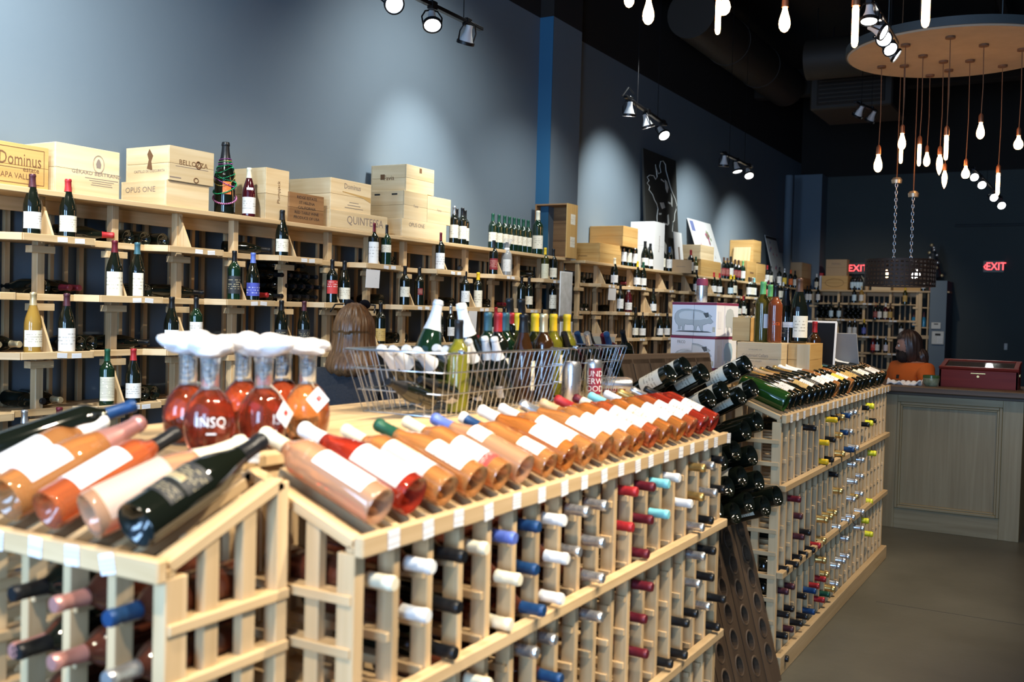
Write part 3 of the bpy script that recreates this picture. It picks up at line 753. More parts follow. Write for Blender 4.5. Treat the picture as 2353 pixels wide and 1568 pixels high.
# ------------------------------------------------------------------ standing bottles on the near wall rack
def wall_bottle(px, py, tier, kind, glass, cap, lab, desc, face=None, xoff=0.062, lz=None, half=72, scale=1.0, ztop=None, extra=None):
    z = TIER[tier] - .002 if tier is not None else SHELFZ
    x = XF - xoff if tier is not None else XF - xoff
    p = at(px, py, x=x)
    yaw = math.degrees(math.atan2(-p.y, -p.x)) * .72 if face is None else face
    TN = ['top display tier', 'second display tier', 'third display tier', 'fourth display tier', 'fifth display tier']
    return bottle(desc, kind, glass, cap, lab, (x, p.y, z), upright(yaw), None, lz, half, False, scale, extra)
NEAR = [
 (73, 540, 0, 'burgundy', G_BLACK, 'plum', 'white', 'burgundy bottle with plum capsule and white label, leftmost on the top tier'),
 (155, 545, 0, 'burgundy', G_BLACK, 'red', 'cream', 'burgundy bottle with dull red capsule and broad cream label, top tier at left'),
 (647, 588, 0, 'burgundy', G_BLACK, 'black', 'cream', 'lone black capped burgundy bottle with cream label on a top tier shelf'),
 (857, 610, 0, 'bordeaux', G_BLACK, 'maroon', 'white', 'maroon capped bottle with tall white label above the hanging white sheet', None, .062, (.012, .165)),
 (886, 612, 0, 'bordeaux', G_GREEN, 'black', 'cream', 'black capped bottle with short cream label beside the tall white label', None, .062, (.10, .155)),
 (1010, 622, 0, 'bordeaux', G_BLACK, 'maroon', 'white', 'lone maroon capped bottle with tall white label, top tier middle', None, .062, (.015, .14)),
 (1133, 634, 0, 'bordeaux', G_BLACK, 'black', 'darkred', 'black bottle with dark red label next to the gauze wrapped bottle', None, .062, (.05, .145)),
 (1251, 643, 0, 'bordeaux', G_OLIVE, 'yellow', 'floral', 'yellow capped bottle with green floral label near the blue pillar', None, .062, (.015, .15)),
 (1270, 645, 0, 'bordeaux', G_BLACK, 'black', 'cream', 'black capped bottle beside the yellow capped floral one', None, .062, (.03, .12)),
 (262, 680, 1, 'burgundy', G_BLACK, 'maroon', 'cream', 'maroon capped burgundy bottle with vine drawing on cream label, second tier', None, .062, (.008, .135)),
 (314, 682, 1, 'burgundy', G_BLACK, 'teal', 'cream', 'dark capped burgundy bottle with cream label beside the vine drawing label', None, .062, (.012, .135), 40),
 (537, 692, 1, 'bordeaux', G_GREEN, 'black', 'dark', 'dark bottle with dark label beside the blue capped bottle'),
 (580, 692, 1, 'burgundy', G_BLACK, 'blue', 'blue', 'bottle with bright blue capsule and blue label on the second tier'),
 (762, 697, 1, 'bordeaux', G_BLACK, 'black', 'red', 'bottle with bright red label above the woman', None, .062, (.07, .16)),
 (790, 695, 1, 'burgundy', G_BLACK, 'black', 'cream', 'black burgundy bottle with cream label beside the bright red label'),
 (929, 703, 1, 'bordeaux', G_BLACK, 'black', 'cream', 'black capped bottle with cream label, second tier right of the woman', None, .062, (.07, .145)),
 (962, 703, 1, 'bordeaux', G_BLACK, 'black', 'darkred', 'dark bottle with tiny dark red label, second tier right of the woman', None, .062, (.09, .14), 30),
 (1068, 703, 1, 'bordeaux', G_BLACK, 'black', 'white', 'black capped bottle with white label beside the yellow capped bottle', None, .062, (.05, .14)),
 (1097, 705, 1, 'bordeaux', G_BLACK, 'yellow', 'cream', 'yellow capped bottle with tall cream label on second tier', None, .062, (.01, .15)),
 (1197, 712, 1, 'bordeaux', G_BLACK, 'black', None, 'plain black bottle without visible label on the second tier near the pillar'),
 (1214, 713, 1, 'bordeaux', G_BLACK, 'black', 'cream', 'black bottle with small cream label right of the plain black bottle', None, .062, (.05, .125)),
 (1269, 708, 1, 'bordeaux', G_BLACK, 'black', 'cream', 'bottle with tall pale label beside the dark red gridded label', None, .062, (.02, .15)),
 (1296, 714, 1, 'bordeaux', G_BLACK, 'black', 'darkred', 'bottle with gridded dark red label, last on the second tier before the pillar', None, .062, (.02, .15)),
 (75, 808, 2, 'burgundy', G_AMBER, 'palegold', 'cream', 'amber white wine bottle with pale gold capsule, third tier at left'),
 (152, 808, 2, 'burgundy', G_BLACK, 'plum', 'white', 'dark burgundy bottle with white label beside the amber bottle', None, .062, (.01, .125)),
 (393, 805, 2, 'burgundy', G_BLACK, 'black', 'white', 'black burgundy bottle with wide white label behind the decanter tops', None, .062, (.012, .115)),
 (449, 808, 2, 'bordeaux', G_GREEN, 'black', 'white', 'black bottle with white label carrying red figures behind the decanter tops', None, .062, (.07, .16)),
 (645, 800, 2, 'burgundy', G_BLACK, 'black', 'dark', 'black burgundy bottle behind the rightmost decanter tops, left of the woman'),
 (697, 802, 2, 'burgundy', G_BLACK, 'plum', 'dark', 'plum capped bottle just left of the woman, third tier'),
 (873, 792, 2, 'bordeaux', G_BLACK, 'black', 'gold', 'black bottle with gold lower label just right of the woman', None, .062, (.03, .12)),
 (1007, 792, 2, 'bordeaux', G_BLACK, 'black', 'dark', 'black bottle with dark label behind the tilted white foil neck'),
 (1034, 782, 2, 'bordeaux', G_BLACK, 'silver', 'white', 'silver capped bottle with square white label, third tier above the basket', None, .062, (.06, .13), 50),
 (1138, 770, 2, 'bordeaux', G_BLACK, 'red', 'cream', 'red capped bottle with cream label, third tier above the basket', None, .062, (.02, .13)),
 (1157, 770, 2, 'bordeaux', G_BLACK, 'black', 'cream', 'black capped bottle with cream label beside the red capped bottle', None, .062, (.02, .13)),
 (1243, 768, 2, 'bordeaux', G_BLACK, 'black', 'cream', 'left one of two cream labelled bottles on third tier near pillar', None, .062, (.02, .13)),
 (1266, 770, 2, 'bordeaux', G_BLACK, 'black', 'cream', 'right one of two cream labelled bottles on third tier near pillar', None, .062, (.02, .12), 45),
 (245, 932, 3, 'bordeaux', G_GREEN, 'green', 'print', 'green capped bottle with woodcut style cream label, fourth tier at left', None, .062, (.03, .155)),
 (305, 928, 3, 'burgundy', G_BLACK, 'red', 'white', 'red capped burgundy bottle with white label, fourth tier at left'),
 (55, 1058, 4, 'burgundy', G_BLACK, 'silver', 'white', 'silver capped dark bottle low at the left edge'),
 (135, 1055, 4, 'burgundy', G_BLACK, 'maroon', 'white', 'maroon capped dark bottle low at left, behind the leaning rosé bottles'),
]
for a in NEAR: wall_bottle(*a)
# bottle in a gauze bag
M_GAUZE, nt, b = new_mat('white_organza')
b.inputs['Base Color'].default_value = (.8, .82, .82, 1); b.inputs['Alpha'].default_value = .28; b.inputs['Roughness'].default_value = .5
gb = wall_bottle(1163, 637, 0, 'bordeaux', G_BLACK, 'black', 'white', 'bottle wrapped in a white organza gift bag on the top tier')
put('organza_bag', lathe('gauze', [(.046, .001), (.05, .05), (.049, .15), (.043, .2), (.022, .235), (.020, .245), (.036, .29), (.058, .325), (.062, .33)], 24, closed=False), M_GAUZE, gb)
put('ribbon', lathe('ribbon', [(.0225, .232), (.0245, .236), (.0245, .246), (.0225, .25)], 20, closed=False), CAP['white'], gb)

# lying bottles in the bays of the near rack: (px, py, tier, what faces the room, capsule)
LY = [(205, 541, 0, 'neckr', 'red'), (300, 551, 0, 'base', None), (338, 553, 0, 'base', None), (379, 556, 0, 'base', None), (580, 580, 0, 'neckr', 'black'), (906, 607, 0, 'base', None), (1082, 626, 0, 'neckl', 'black'), (1200, 638, 0, 'neckr', 'black'), (1225, 640, 0, 'base', None),
      (105, 664, 1, 'base', None), (140, 668, 1, 'neck', 'maroon'), (170, 670, 1, 'neck', 'maroon'), (341, 681, 1, 'base', None), (420, 684, 1, 'neckr', 'black'), (600, 690, 1, 'neck', 'red'), (880, 698, 1, 'base', None), (1042, 702, 1, 'base', None), (1125, 705, 1, 'base', None), (1150, 706, 1, 'neck', 'maroon'), (1160, 708, 1, 'neck', 'red'), (1247, 710, 1, 'base', None),
      (5, 800, 2, 'neck', 'palegold'), (35, 800, 2, 'neck', 'palegold'), (190, 795, 2, 'base', None), (215, 795, 2, 'base', None), (290, 795, 2, 'neckr', 'black'), (915, 785, 2, 'base', None), (935, 788, 2, 'base', None), (1080, 770, 2, 'neck', 'red'), (1092, 770, 2, 'neck', 'red'), (1185, 768, 2, 'base', None),
      (95, 918, 3, 'neck', 'black'), (130, 915, 3, 'neck', 'palegold'), (335, 905, 3, 'base', None), (360, 905, 3, 'base', None),
      (112, 995, 4, 'neck', 'red'), (175, 985, 4, 'neck', 'red'), (200, 1000, 4, 'base', None), (225, 1000, 4, 'base', None), (15, 1035, 4, 'base', None)]
BAY = {}
for px, py, k, how, cp in LY:
    p = at(px, py, x=-4.53)
    r = .042
    if how == 'base': loc, d = (-4.545, p.y, TIER[k] + r), (-1, random.uniform(-.12, .12), 0)
    elif how == 'neck': loc, d = (-4.81, p.y, TIER[k] + r), (1, random.uniform(-.15, .15), 0.0)
    elif how == 'neckr': loc, d = (-4.66, p.y - .12, TIER[k] + r), (.55, 1, 0)
    else: loc, d = (-4.66, p.y + .12, TIER[k] + r), (.4, -1, 0)
    BAY.setdefault(k, []).append((p.y, px, how, cp, loc, d))
for k, L_ in BAY.items():
    for i, (yy, px, how, cp, loc, d) in enumerate(sorted(L_)):
        w = {'base': 'base outwards', 'neck': 'neck outwards', 'neckr': 'neck pointing right', 'neckl': 'neck pointing left'}[how]
        bottle('bottle lying %s in the near wall rack, %s tier, %s from left' % (w, ORD[k + 1], ORD[i + 1]), 'burgundy', G_BLACK, cp or 'black', 'cream' if how in ('base', 'neckr') and i % 2 else None, loc, lying(d, rad(90)), 'bottles lying on the wall shelves')
# a bin stacked with dark bottles, necks outwards, under the lone burgundy bottle
for r_ in range(4):
    for c_ in range(5):
        if r_ == 3 and c_ > 2: continue
        y = at(655, 690, x=-4.5).y + c_ * .083 + (r_ % 2) * .04
        bottle('black bottle in the wall rack bin, %s row up, %s from left' % (ORD[r_ + 1], ORD[c_ + 1]), 'bordeaux', G_BLACK, 'black', None, (-4.825, y, TIER[1] + .040 + r_ * .068), lying((1, 0, 0)), 'bottles stacked in the bin')

# hanging paper sheets and small posters
def sheet(px, py0, py1, w, x, label):
    p = at(px, py0, x=x); q = at(px, py1, x=x)
    h = p.z - q.z
    o = put('paper_sheet', box(.0015, w, h, 0), LAB['plain'], None, (x, p.y, (p.z + q.z) / 2), Euler((0, rad(3), 0)))
    return tag(o, label, 'paper')
sheet(857, 620, 662, .155, XF + .008, 'white paper sheet hanging from the top display shelf of the near rack')
sheet(1086, 715, 760, .13, XF + .008, 'white paper sheet hanging from the second tier behind the basket')
M_MAP = mottled('sketch_map_paper', (.62, .61, .55), (.84, .83, .79), 14, .7, .001)
def poster_on_pillar(px, py0, py1, w, label):
    x = -4.36
    p = at(px, py0, x=x); q = at(px, py1, x=x)
    o = put('poster_board', box(.006, w, p.z - q.z, 0), M_MAP, None, (x, p.y, (p.z + q.z) / 2)); tag(o, label, 'poster')
    put('poster_border', box(.004, w + .02, p.z - q.z + .02, 0), WHITE, o, (-.003, 0, 0))
poster_on_pillar(1302, 627, 725, .24, 'tall pale drawn poster at the end of the near wall rack, upper one')
poster_on_pillar(1302, 742, 830, .24, 'pale drawn poster at the end of the near wall rack, lower one')
# ------------------------------------------------------------------ wooden wine cases
def crate(label, loc, w, d, h, mat=CRATE, rotz=PI / 2, prints=(), open_front=False, lid=True, side_prints=(), cat='crate', group=None, name='wine_crate', slide=False):
    """loc = middle of the front bottom edge; local x along the front, local +y goes back"""
    t = thing(name, label, cat, loc, Euler((0, 0, rotz)), group)
    th = .011
    mx, my, mz = mat['x'], mat['y'], mat['z']
    if not open_front:
        nb = 2 if h > .17 else 1
        for i in range(nb):
            put('front_board', box(w, th, h / nb - .0012, .0012), mx, t, (0, th / 2, h / nb * (i + .5)))
    put('back_board', box(w - .002, th, h, .0012), mx, t, (0, d - th / 2, h / 2))
    for s in (-1, 1):
        nb = 2 if h > .17 else 1
        for i in range(nb):
            put('end_board', box(th, d - 2 * th - .001, h / nb - .0012, .0012), my, t, (s * (w / 2 - th / 2), d / 2, h / nb * (i + .5)))
    put('bottom_board', box(w - 2 * th, d - 2 * th, th, .001), mx, t, (0, d / 2, th / 2 + .001))
    if lid: put('lid_board', box(w - .001, d - .001, th * .8, .001), mx, t, (0, d / 2, h - th * .3))
    for body, size, x, z, sx, ink in prints:
        text(body, size, ink, t, (x, -.0008, z), (PI / 2, 0, 0), sx)
    for body, size, y, z, sx, ink in side_prints:
        text(body, size, ink, t, (-w / 2 - .0008, y, z), (PI / 2, 0, -PI / 2), sx)
    return t

def crate_px(label, pxl, pyb, pxr, pyt, xf, d, z0, h=None, **k):
    """front face in the plane x = xf between two measured edges, standing on z0"""
    a = at(pxl, pyb, x=xf); b = at(pxr, pyb, x=xf)
    if h is None: h = at(pxl, pyt, x=xf).z - z0
    return crate(label, (xf, (a.y + b.y) / 2, z0), b.y - a.y, d, h, **k), (a.y + b.y) / 2, b.y - a.y, h

def frame_print(t, w, h, x, z, ink, th=.003):
    for a, b, sw, sh in ((x, z + h / 2, w, th), (x, z - h / 2, w, th), (x - w / 2, z, th, h), (x + w / 2, z, th, h)):
        put('printed_frame', box(sw, .0006, sh, 0), ink, t, (a, -.0006, b))
def ring_print(t, rx, rz, x, z, ink, r=.0012, y=-.0006):
    tube('printed_oval', [(x + rx * math.cos(a), y, z + rz * math.sin(a)) for a in [2 * PI * i / 28 for i in range(28)]], r, ink, t, 4, True)

SZ = SHELFZ
# leftmost golden case, cut by the frame
yR = at(111, 432, x=-4.49).y
t = crate('golden wooden wine case with burnt lettering at the left edge of the top shelf', (-4.49, yR - .26, SZ), .52, .33, at(111, 342, x=-4.49).z - SZ, GOLDCRATE)
hh = at(111, 342, x=-4.49).z - SZ
text('Dominus', .088, INK, t, (.108, -.0008, hh * .63), (PI / 2, 0, 0), .70)
text('estate', .036, INK, t, (.165, -.0008, hh * .43), (PI / 2, 0, 0), 1.0)
text('NAPA VALLEY', .038, INK, t, (.085, -.0008, hh * .25), (PI / 2, 0, 0), .88)
frame_print(t, .47, hh * .82, 0, hh * .5, INK)
put('printed_frame', box(.40, .0006, .0025, 0), INK, t, (-.02, -.0006, hh * .44))

t, ym, w, h = crate_px('large pale case with oval crest and maker name on the top shelf', 127, 430, 274, 325.5, -4.475, .36, SZ)
text('GÉRARD BERTRAND', .026, INK_GREY, t, (.05, -.0008, h * .47), (PI / 2, 0, 0), 1.25)
ring_print(t, .034, .045, .06, h * .68, INK_GREY); ring_print(t, .030, .041, .06, h * .68, INK_GREY, .0006)
prism('printed_crest', [(-.012, -.02), (.012, -.02), (.016, .0), (.008, .02), (0, .028), (-.008, .02), (-.016, 0)], .0006, INK_GREY, t, (.06, -.0005, h * .68))
for k, wd in enumerate((.20, .15, .12, .13)): put('printed_line', box(wd, .0005, .0028, 0), INK_GREY, t, (.08, -.0006, h * (.37 - .045 * k)))

t, ym, w, h0 = crate_px('low pale case with thin lettering under the crested square case', 381.5, 459, 480, 413, -4.475, .37, SZ)
text('OPUS ONE', .044, INK_GREY, t, (-w / 2 - .0008, .21, h0 * .66), (PI / 2, 0, -PI / 2), 1.15)
t, ym, w, h = crate_px('pale square case with printed crest lying on the low case', 388.5, 414, 491, 333, -4.465, .355, SZ + h0 + .001)
text('BELLOZZA', .040, INK, t, (.01, -.0008, h * .56), (PI / 2, 0, 0), 1.1)
ring_print(t, .017, .02, .045, h * .56, INK, .004)
put('printed_line', box(.24, .0005, .003, 0), INK_GREY, t, (.0, -.0006, h * .44)); put('printed_line', box(.08, .0005, .006, 0), INK_GREY, t, (-.12, -.0006, h * .1))
ring_print(t, .016, .013, .03, h * .1, INK, .003)
prism('printed_crest', [(-.02, -.05), (.025, -.06), (.015, -.01), (.03, .02), (.0, .06), (-.018, .03), (-.005, 0)], .0006, INK, t, (-w / 2 - .0006, .16, h * .62), Euler((0, 0, -PI / 2)))
text('CASTILLO DE CUZCURRITA', .020, INK_GREY, t, (-w / 2 - .0008, .16, h * .28), (PI / 2, 0, -PI / 2), 1.0)

t, ym, w, h = crate_px('tall upright pale case with vertical lettering behind the red wine bottle', 609.7, 496, 663, 384, -4.475, .33, SZ)
text('Plumpjack', .035, INK, t, (.01, -.0008, h * .55), (PI / 2, rad(-90), 0), 1.0)
t, ym, w, h = crate_px('small weathered brown case with stencilled lines of text', 664, 503, 743.5, 440, -4.462, .11, SZ, mat=OLDCRATE)
for k, s in enumerate(('RIDGE ESTATE', 'ST HELENA', 'CALIFORNIA', 'RED TABLE WINE', 'PRODUCE OF USA')): text(s, .026, INK_BLACK, t, (.0, -.0008, h * (.86 - .17 * k)), (PI / 2, 0, 0), 1.15)
t, ym, w, h0 = crate_px('low case with large engraved lettering at the foot of a stack', 759, 520, 890, 480, -4.46, .26, SZ)
text('QUINTESSA', .078, INK_GREY, t, (.06, -.0008, h0 * .52), (PI / 2, 0, 0), 1.0)
t, ym, w, h = crate_px('wide pale case with script lettering and a slanted golden band', 759.4, 478, 852, 407, -4.465, .37, SZ + h0 + .001)
text('Dominus', .052, INK_GREY, t, (.01, -.0008, h * .80), (PI / 2, 0, 0), .95)
prism('golden_band', [(-w * .22, h * .63), (w * .49, h * .55), (w * .49, h * .38), (w * .3, h * .50), (-w * .22, h * .60)], .0006, GOLDCRATE['x'], t, (0, -.0006, 0))  # slanted band in a darker golden wood tone
for k, wd in enumerate((.1, .14, .2)): put('printed_line', box(wd, .0005, .004, 0), INK_GREY, t, (.03, -.0006, h * (.3 - .09 * k)))
# second stack
t, ym, w, h1 = crate_px('low pale case with thin lettering at the foot of the tall stack', 923, 545, 1025, 502, -4.46, .37, SZ)
text('OPUS ONE', .042, INK_GREY, t, (-w * .18, -.0008, h1 * .72), (PI / 2, 0, 0), 1.0)
a0 = SZ + h1 + .001
t, ym, w, h2 = crate_px('pale case in the middle of the tall stack, left of two', 928, 500, 981, 437, -4.462, .38, a0)
for y in (.09, .25): put('painted_hand_slot', box(.003, .05, .012, 0), INK_BLACK, t, (-w / 2 - .0002, y, h2 * .88))  # no holes cut: black patches paint the dark of the slots
text('Favia', .03, INK_GREY, t, (0, -.0008, h2 * .5), (PI / 2, 0, 0), 1.0)
t, ym, w, h3 = crate_px('pale case in the middle of the tall stack, right of two', 981.5, 506, 1035, 448, -4.462, .30, a0, h=h2 * .97)
text('Favia', .03, INK_GREY, t, (0, -.0008, h2 * .5), (PI / 2, 0, 0), 1.0)
t, ym, w, h3 = crate_px('square pale case topping the tall stack', 933, 436, 997, 376.7, -4.475, .33, a0 + h2 + .002)
put('wax_mark', box(.03, .0008, .035, 0), INK, t, (0, -.0006, h3 * .86)); text('Favia', .05, INK, t, (-w / 2 - .0008, .16, h3 * .5), (PI / 2, 0, -PI / 2), 1.0)
prism('printed_crest', [(-.02, -.02), (.02, -.02), (.02, .02), (-.02, .02)], .0006, INK, t, (-w / 2 - .0006, .22, h3 * .55), Euler((0, 0, -PI / 2)))
# brown open case at the end of the near rack, open side towards the viewer
p = at(1306, 588, x=-4.42)
hb = at(1306, 466, x=-4.42).z - SZ
t = thing('wine_crate', 'worn brown empty case standing open at the end of the near rack', 'crate', (-4.62, p.y, SZ), Euler((0, 0, 0)))
wb, db, th = .36, .22, .014
for s in (-1, 1): put('end_board', box(th, db, hb, .001), OLDCRATE['z'] if s < 0 else GOLDCRATE['z'], t, (s * (wb / 2 - th / 2), db / 2, hb / 2))
for i in range(3): put('back_board', box(wb - 2 * th, th, hb / 3 - .002, .001), OLDCRATE['x'], t, (0, db - th / 2, hb / 3 * (i + .5)))
put('top_board', box(wb - 2 * th, db - th, th, .001), OLDCRATE['x'], t, (0, db / 2 - .003, hb - th / 2)); put('bottom_board', box(wb - 2 * th, db - th, th, .001), OLDCRATE['x'], t, (0, db / 2 - .003, th / 2))
for z in (.72, .3): put('paper_tag', box(.0008, .1, .1, 0), LAB['cream'], t, (wb / 2 + .0006, .12, hb * z))

# ------------------------------------------------------------------ bottles on top of the near rack
def top_bottle(px, py, kind, glass, cap, lab, desc, x=-4.52, lz=None, half=72, scale=1.0, extra=None, group=None):
    p = at(px, py, x=x)
    return bottle(desc, kind, glass, cap, lab, (x, p.y, SZ), upright(math.degrees(math.atan2(-p.y, -p.x)) * .75), group, lz, half, scale > 1.2, scale, extra)
bead = {k: foil('bead_' + k, c, .2, .7) for k, c in dict(green=(.03, .45, .18), purple=(.42, .10, .40), gold=(.75, .55, .15), pinkp=(.70, .25, .48)).items()}
_ico = None
def bead_mesh(r):
    bm = bmesh.new(); bmesh.ops.create_icosphere(bm, subdivisions=1, radius=r)
    me = bpy.data.meshes.new('bead'); bm.to_mesh(me); bm.free()
    me.polygons.foreach_set('use_smooth', [True] * len(me.polygons))
    return me
def strand(t, col, z0, amp, phase, r, n, wob=0.0):
    """one bead necklace looped over the bottle, its beads joined in one part"""
    r *= 1.55; n = int(n * .75)
    base = bead_mesh(r); v, f = [], []
    bv = [q.co.copy() for q in base.vertices]; bf = [tuple(p.vertices) for p in base.polygons]
    prof = PROF['champagne']
    for i in range(n):
        a = 2 * PI * i / n
        z = z0 + amp * math.cos(a - phase) + wob * math.sin(3 * a)
        R = .02
        for (r1, za), (r2, zb) in zip(prof, prof[1:]):
            if za <= z <= zb: R = r1 + (r2 - r1) * (z - za) / max(1e-6, zb - za)
        R += r * .9
        o = len(v)
        c = Vector((R * math.cos(a), R * math.sin(a), z))
        v += [q + c for q in bv]; f += [tuple(o + k for k in q) for q in bf]
    put('bead_strand', from_py('bead_strand', v, f, True), bead[col], t)
def beads(t):
    put('picture_patch', label_mesh('champagne', .085, .14, 24, True), LAB['orange'], t)
    strand(t, 'purple', .238, .004, .5, .0016, 44); strand(t, 'gold', .231, .004, 1.5, .0015, 46); strand(t, 'green', .226, .003, 0, .0015, 46); strand(t, 'purple', .222, .005, 2.5, .0016, 46)
    for q in range(4): strand(t, 'green', .200 - .012 * q, .012 + .004 * q, 1.3 * q, .0017, 56, .003)
    strand(t, 'gold', .165, .045, 2.6, .0018, 60); strand(t, 'purple', .145, .025, -2.4, .0021, 62); strand(t, 'green', .115, .030, 2.3, .0026, 58); strand(t, 'pinkp', .072, .030, 2.9, .0033, 48)
top_bottle(516, 483, 'champagne', G_BLACK, 'black', None, 'magnum bottle draped with green, purple and gold bead necklaces', -4.53, scale=1.36, extra=beads)
def neck_tag(t): put('paper_tag', label_mesh('burgundy', .150, .176, 32, True, .0375), LAB['plain'], t)
top_bottle(571, 489, 'burgundy', G_REDWINE, 'cream', 'white', 'clear bottle of red wine with white label and paper neck tag', -4.50, (.018, .118), extra=neck_tag)
for px, py, x, c, w in ((1042, 553, -4.5, 'silver', 'front left'), (1048, 553, -4.585, 'black', 'back left'), (1061, 557, -4.5, 'black', 'front right'), (1067, 557, -4.585, 'black', 'back right')):
    top_bottle(px, py, 'bordeaux', G_BLACK, c, 'cream', '%s one of four dark bottles right of the tall case stack' % w, x)
for i, px in enumerate((1131, 1145, 1158, 1169, 1180, 1190, 1201, 1212)):
    top_bottle(px, 565 + i * 1.6, 'bordeaux', G_GREEN, 'green', 'cream', 'green bottle with picture label in the row of eight, %s from the left' % ORD[i + 1], -4.50, (.06, .14), group='row of green bottles on the near rack')
top_bottle(1234, 579, 'bordeaux', G_GREEN, 'cream', 'cream', 'large green bottle with pale cap right of the row of eight', -4.52, (.04, .13), scale=1.36)

# ------------------------------------------------------------------ the wall rack beyond the pillar
t, ym, w, ha = crate_px('lower golden case of two at the start of the far wall rack', 1378, 602, 1427, 558, -4.47, .37, SZ, mat=GOLDCRATE)
text('chateau', .03, INK, t, (-w / 2 - .0008, .2, ha * .35), (PI / 2, 0, -PI / 2), 1.2)
p = at(1431, 562, x=-4.44); q = at(1465, 567, x=-4.44)
crate('upper golden case laid crosswise over the lower golden case', (-4.44, (p.y + q.y) / 2, SZ + ha + .002), q.y - p.y, .40, at(1431, 519, x=-4.44).z - SZ - ha, GOLDCRATE)
WHITEBOX = {a: WHITE for a in 'xyz'}
t, ym, w, h = crate_px('tall white gift carton on the far wall rack', 1501, 614, 1525, 508, -4.47, .30, SZ, mat=WHITEBOX, name='gift_carton', cat='box')
text('Pommery', .05, INK_GREY, t, (0, -.0008, h * .55), (PI / 2, rad(-90), 0), 1.0)
KRAFT = plain('kraft_cardboard', (.48, .33, .19), .8); KRAFTBOX = {a: KRAFT for a in 'xyz'}
p = at(1564, 626, x=-4.47)
t = crate('small kraft box turned to the room on the far wall rack', (-4.47, p.y, SZ), .30, .16, .165, KRAFTBOX, PI / 2 - .75, name='kraft_box', cat='box')
put('printed_line', box(.12, .0005, .006, 0), INK_GREY, t, (0, -.0006, .08))
t, ym, w, hc = crate_px('golden case under the pale case beside the white poster', 1610, 631, 1656, 596, -4.47, .37, SZ, mat=GOLDCRATE)
t, ym, w, h = crate_px('pale case on the golden case beside the white poster', 1609, 597, 1640, 562, -4.475, .37, SZ + hc + .002)
t, ym, w, hd = crate_px('golden case with burnt print, left of a lower pair', 1716, 648, 1737, 599, -4.47, .35, SZ, mat=GOLDCRATE)
put('printed_line', box(.18, .0005, .18, 0), INK, t, (0, -.0007, hd * .45)).scale = (1, 1, .12)
crate_px('golden case with burnt print, right of a lower pair', 1738, 650, 1758, 600, -4.47, .33, SZ, mat=GOLDCRATE, h=hd * .96)
t, ym, w, h = crate_px('upper golden case resting on the lower pair', 1731, 598, 1748, 551, -4.475, .37, SZ + hd + .002, mat=GOLDCRATE)
put('loose_lid', box(.006, .26, .22, .001), CRATE['z'], t, (-w / 2 - .03, .17, .11), Euler((0, rad(9), 0)))
t, ym, w, h = crate_px('kraft carton with dark print near the far corner', 1842, 630, 1863, 603, -4.47, .38, SZ + .20, mat=KRAFTBOX, name='kraft_carton', cat='box')
t, ym, w, h = crate_px('dark brown carton under the kraft carton near the far corner', 1840, 666, 1862, 631, -4.47, .37, SZ, mat=OLDCRATE, h=.198, name='brown_carton', cat='box')

FARTOP = [(1432, 597, 'black', 'white', G_BLACK, 1), (1444, 599, 'black', 'cream', G_GREEN, 1), (1457, 601, 'black', 'white', G_BLACK, 1), (1481, 614, 'black', 'white', G_BLACK, 1.05), (1493, 617, 'black', 'white', G_BLACK, 1.0), (1522, 620, 'red', 'cream', G_BLACK, 1), (1537, 622, 'navy', 'white', G_BLACK, 1),
          (1586, 629, 'red', 'white', G_BLACK, 1.05), (1598, 632, 'green', 'cream', G_OLIVE, .8), (1662, 640, 'brown', 'darkred', G_BLACK, 1), (1670, 641, 'brown', 'darkred', G_BLACK, 1), (1678, 642, 'black', 'white', G_BLACK, 1.1), (1688, 643, 'brown', 'darkred', G_BLACK, 1), (1696, 644, 'brown', 'darkred', G_BLACK, 1), (1706, 646, 'bright', 'white', G_GREEN, 1),
          (1762, 651, 'red', 'white', G_BLACK, 1), (1770, 652, 'black', 'cream', G_BLACK, 1), (1790, 655, 'black', 'white', G_BLACK, 1.05), (1802, 657, 'silver', 'yellow', G_BLACK, 1), (1816, 659, 'orange', 'orange', G_BLACK, 1), (1826, 660, 'black', 'white', G_BLACK, 1.0)]
for i, (px, py, c, l, g, s) in enumerate(FARTOP):
    top_bottle(px, py, 'burgundy' if i in (3, 4) else 'bordeaux', g, c, l, '%s capped bottle on top of far wall rack, %s bottle from left' % (CAPWORD[c], ORD[i + 1]), -4.50, None, 72, s)

def panel(label, corners_px, x_top, x_bot, mat, name='leaning_poster', th=.012, cat='poster'):
    """a board leaning on the wall: bottom edge forward, top edge against the wall"""
    (xl, yt), (xr, yr_), (xb, yb_) = corners_px
    a = at(xl, yt, x=x_top); b = at(xr, yr_, x=x_top)
    w = b.y - a.y
    c = at(xb, yb_, x=x_bot)
    hgt = math.hypot(a.z - SZ, x_bot - x_top)
    ang = math.atan2(x_bot - x_top, a.z - SZ)
    t = thing(name, label, cat, ((x_bot), (a.y + b.y) / 2, SZ), Euler((0, -ang, PI / 2)) if False else Matrix.Rotation(-ang, 4, 'Y').to_3x3() @ Matrix.Rotation(PI / 2, 3, 'Z'))
    put('board', box(w, th, hgt, .001), mat, t, (0, th / 2, hgt / 2))
    return t, w, hgt
CHALK = plain('black_chalkboard', (.030, .030, .026), .7); CHALKLINE = plain('chalk_line', (.70, .72, .68), .9)
t, w, h = panel('tall dark board with a white chalk map leaning on the wall', [(1478, 340), (1553, 362), (1490, 560)], -4.805, -4.70, CHALK, 'chalk_map_board', .03)
def chalk(pts, closed=False, r=.006):
    tube('chalk_outline', [(-w / 2 + u * w, -.002, h * v) for u, v in pts], r, CHALKLINE, t, 4, closed)
def chalk_patch(pts):
    prism('chalk_region', [(-w / 2 + u * w, h * v) for u, v in pts], .002, CHALKLINE, t, (0, -.001, 0))
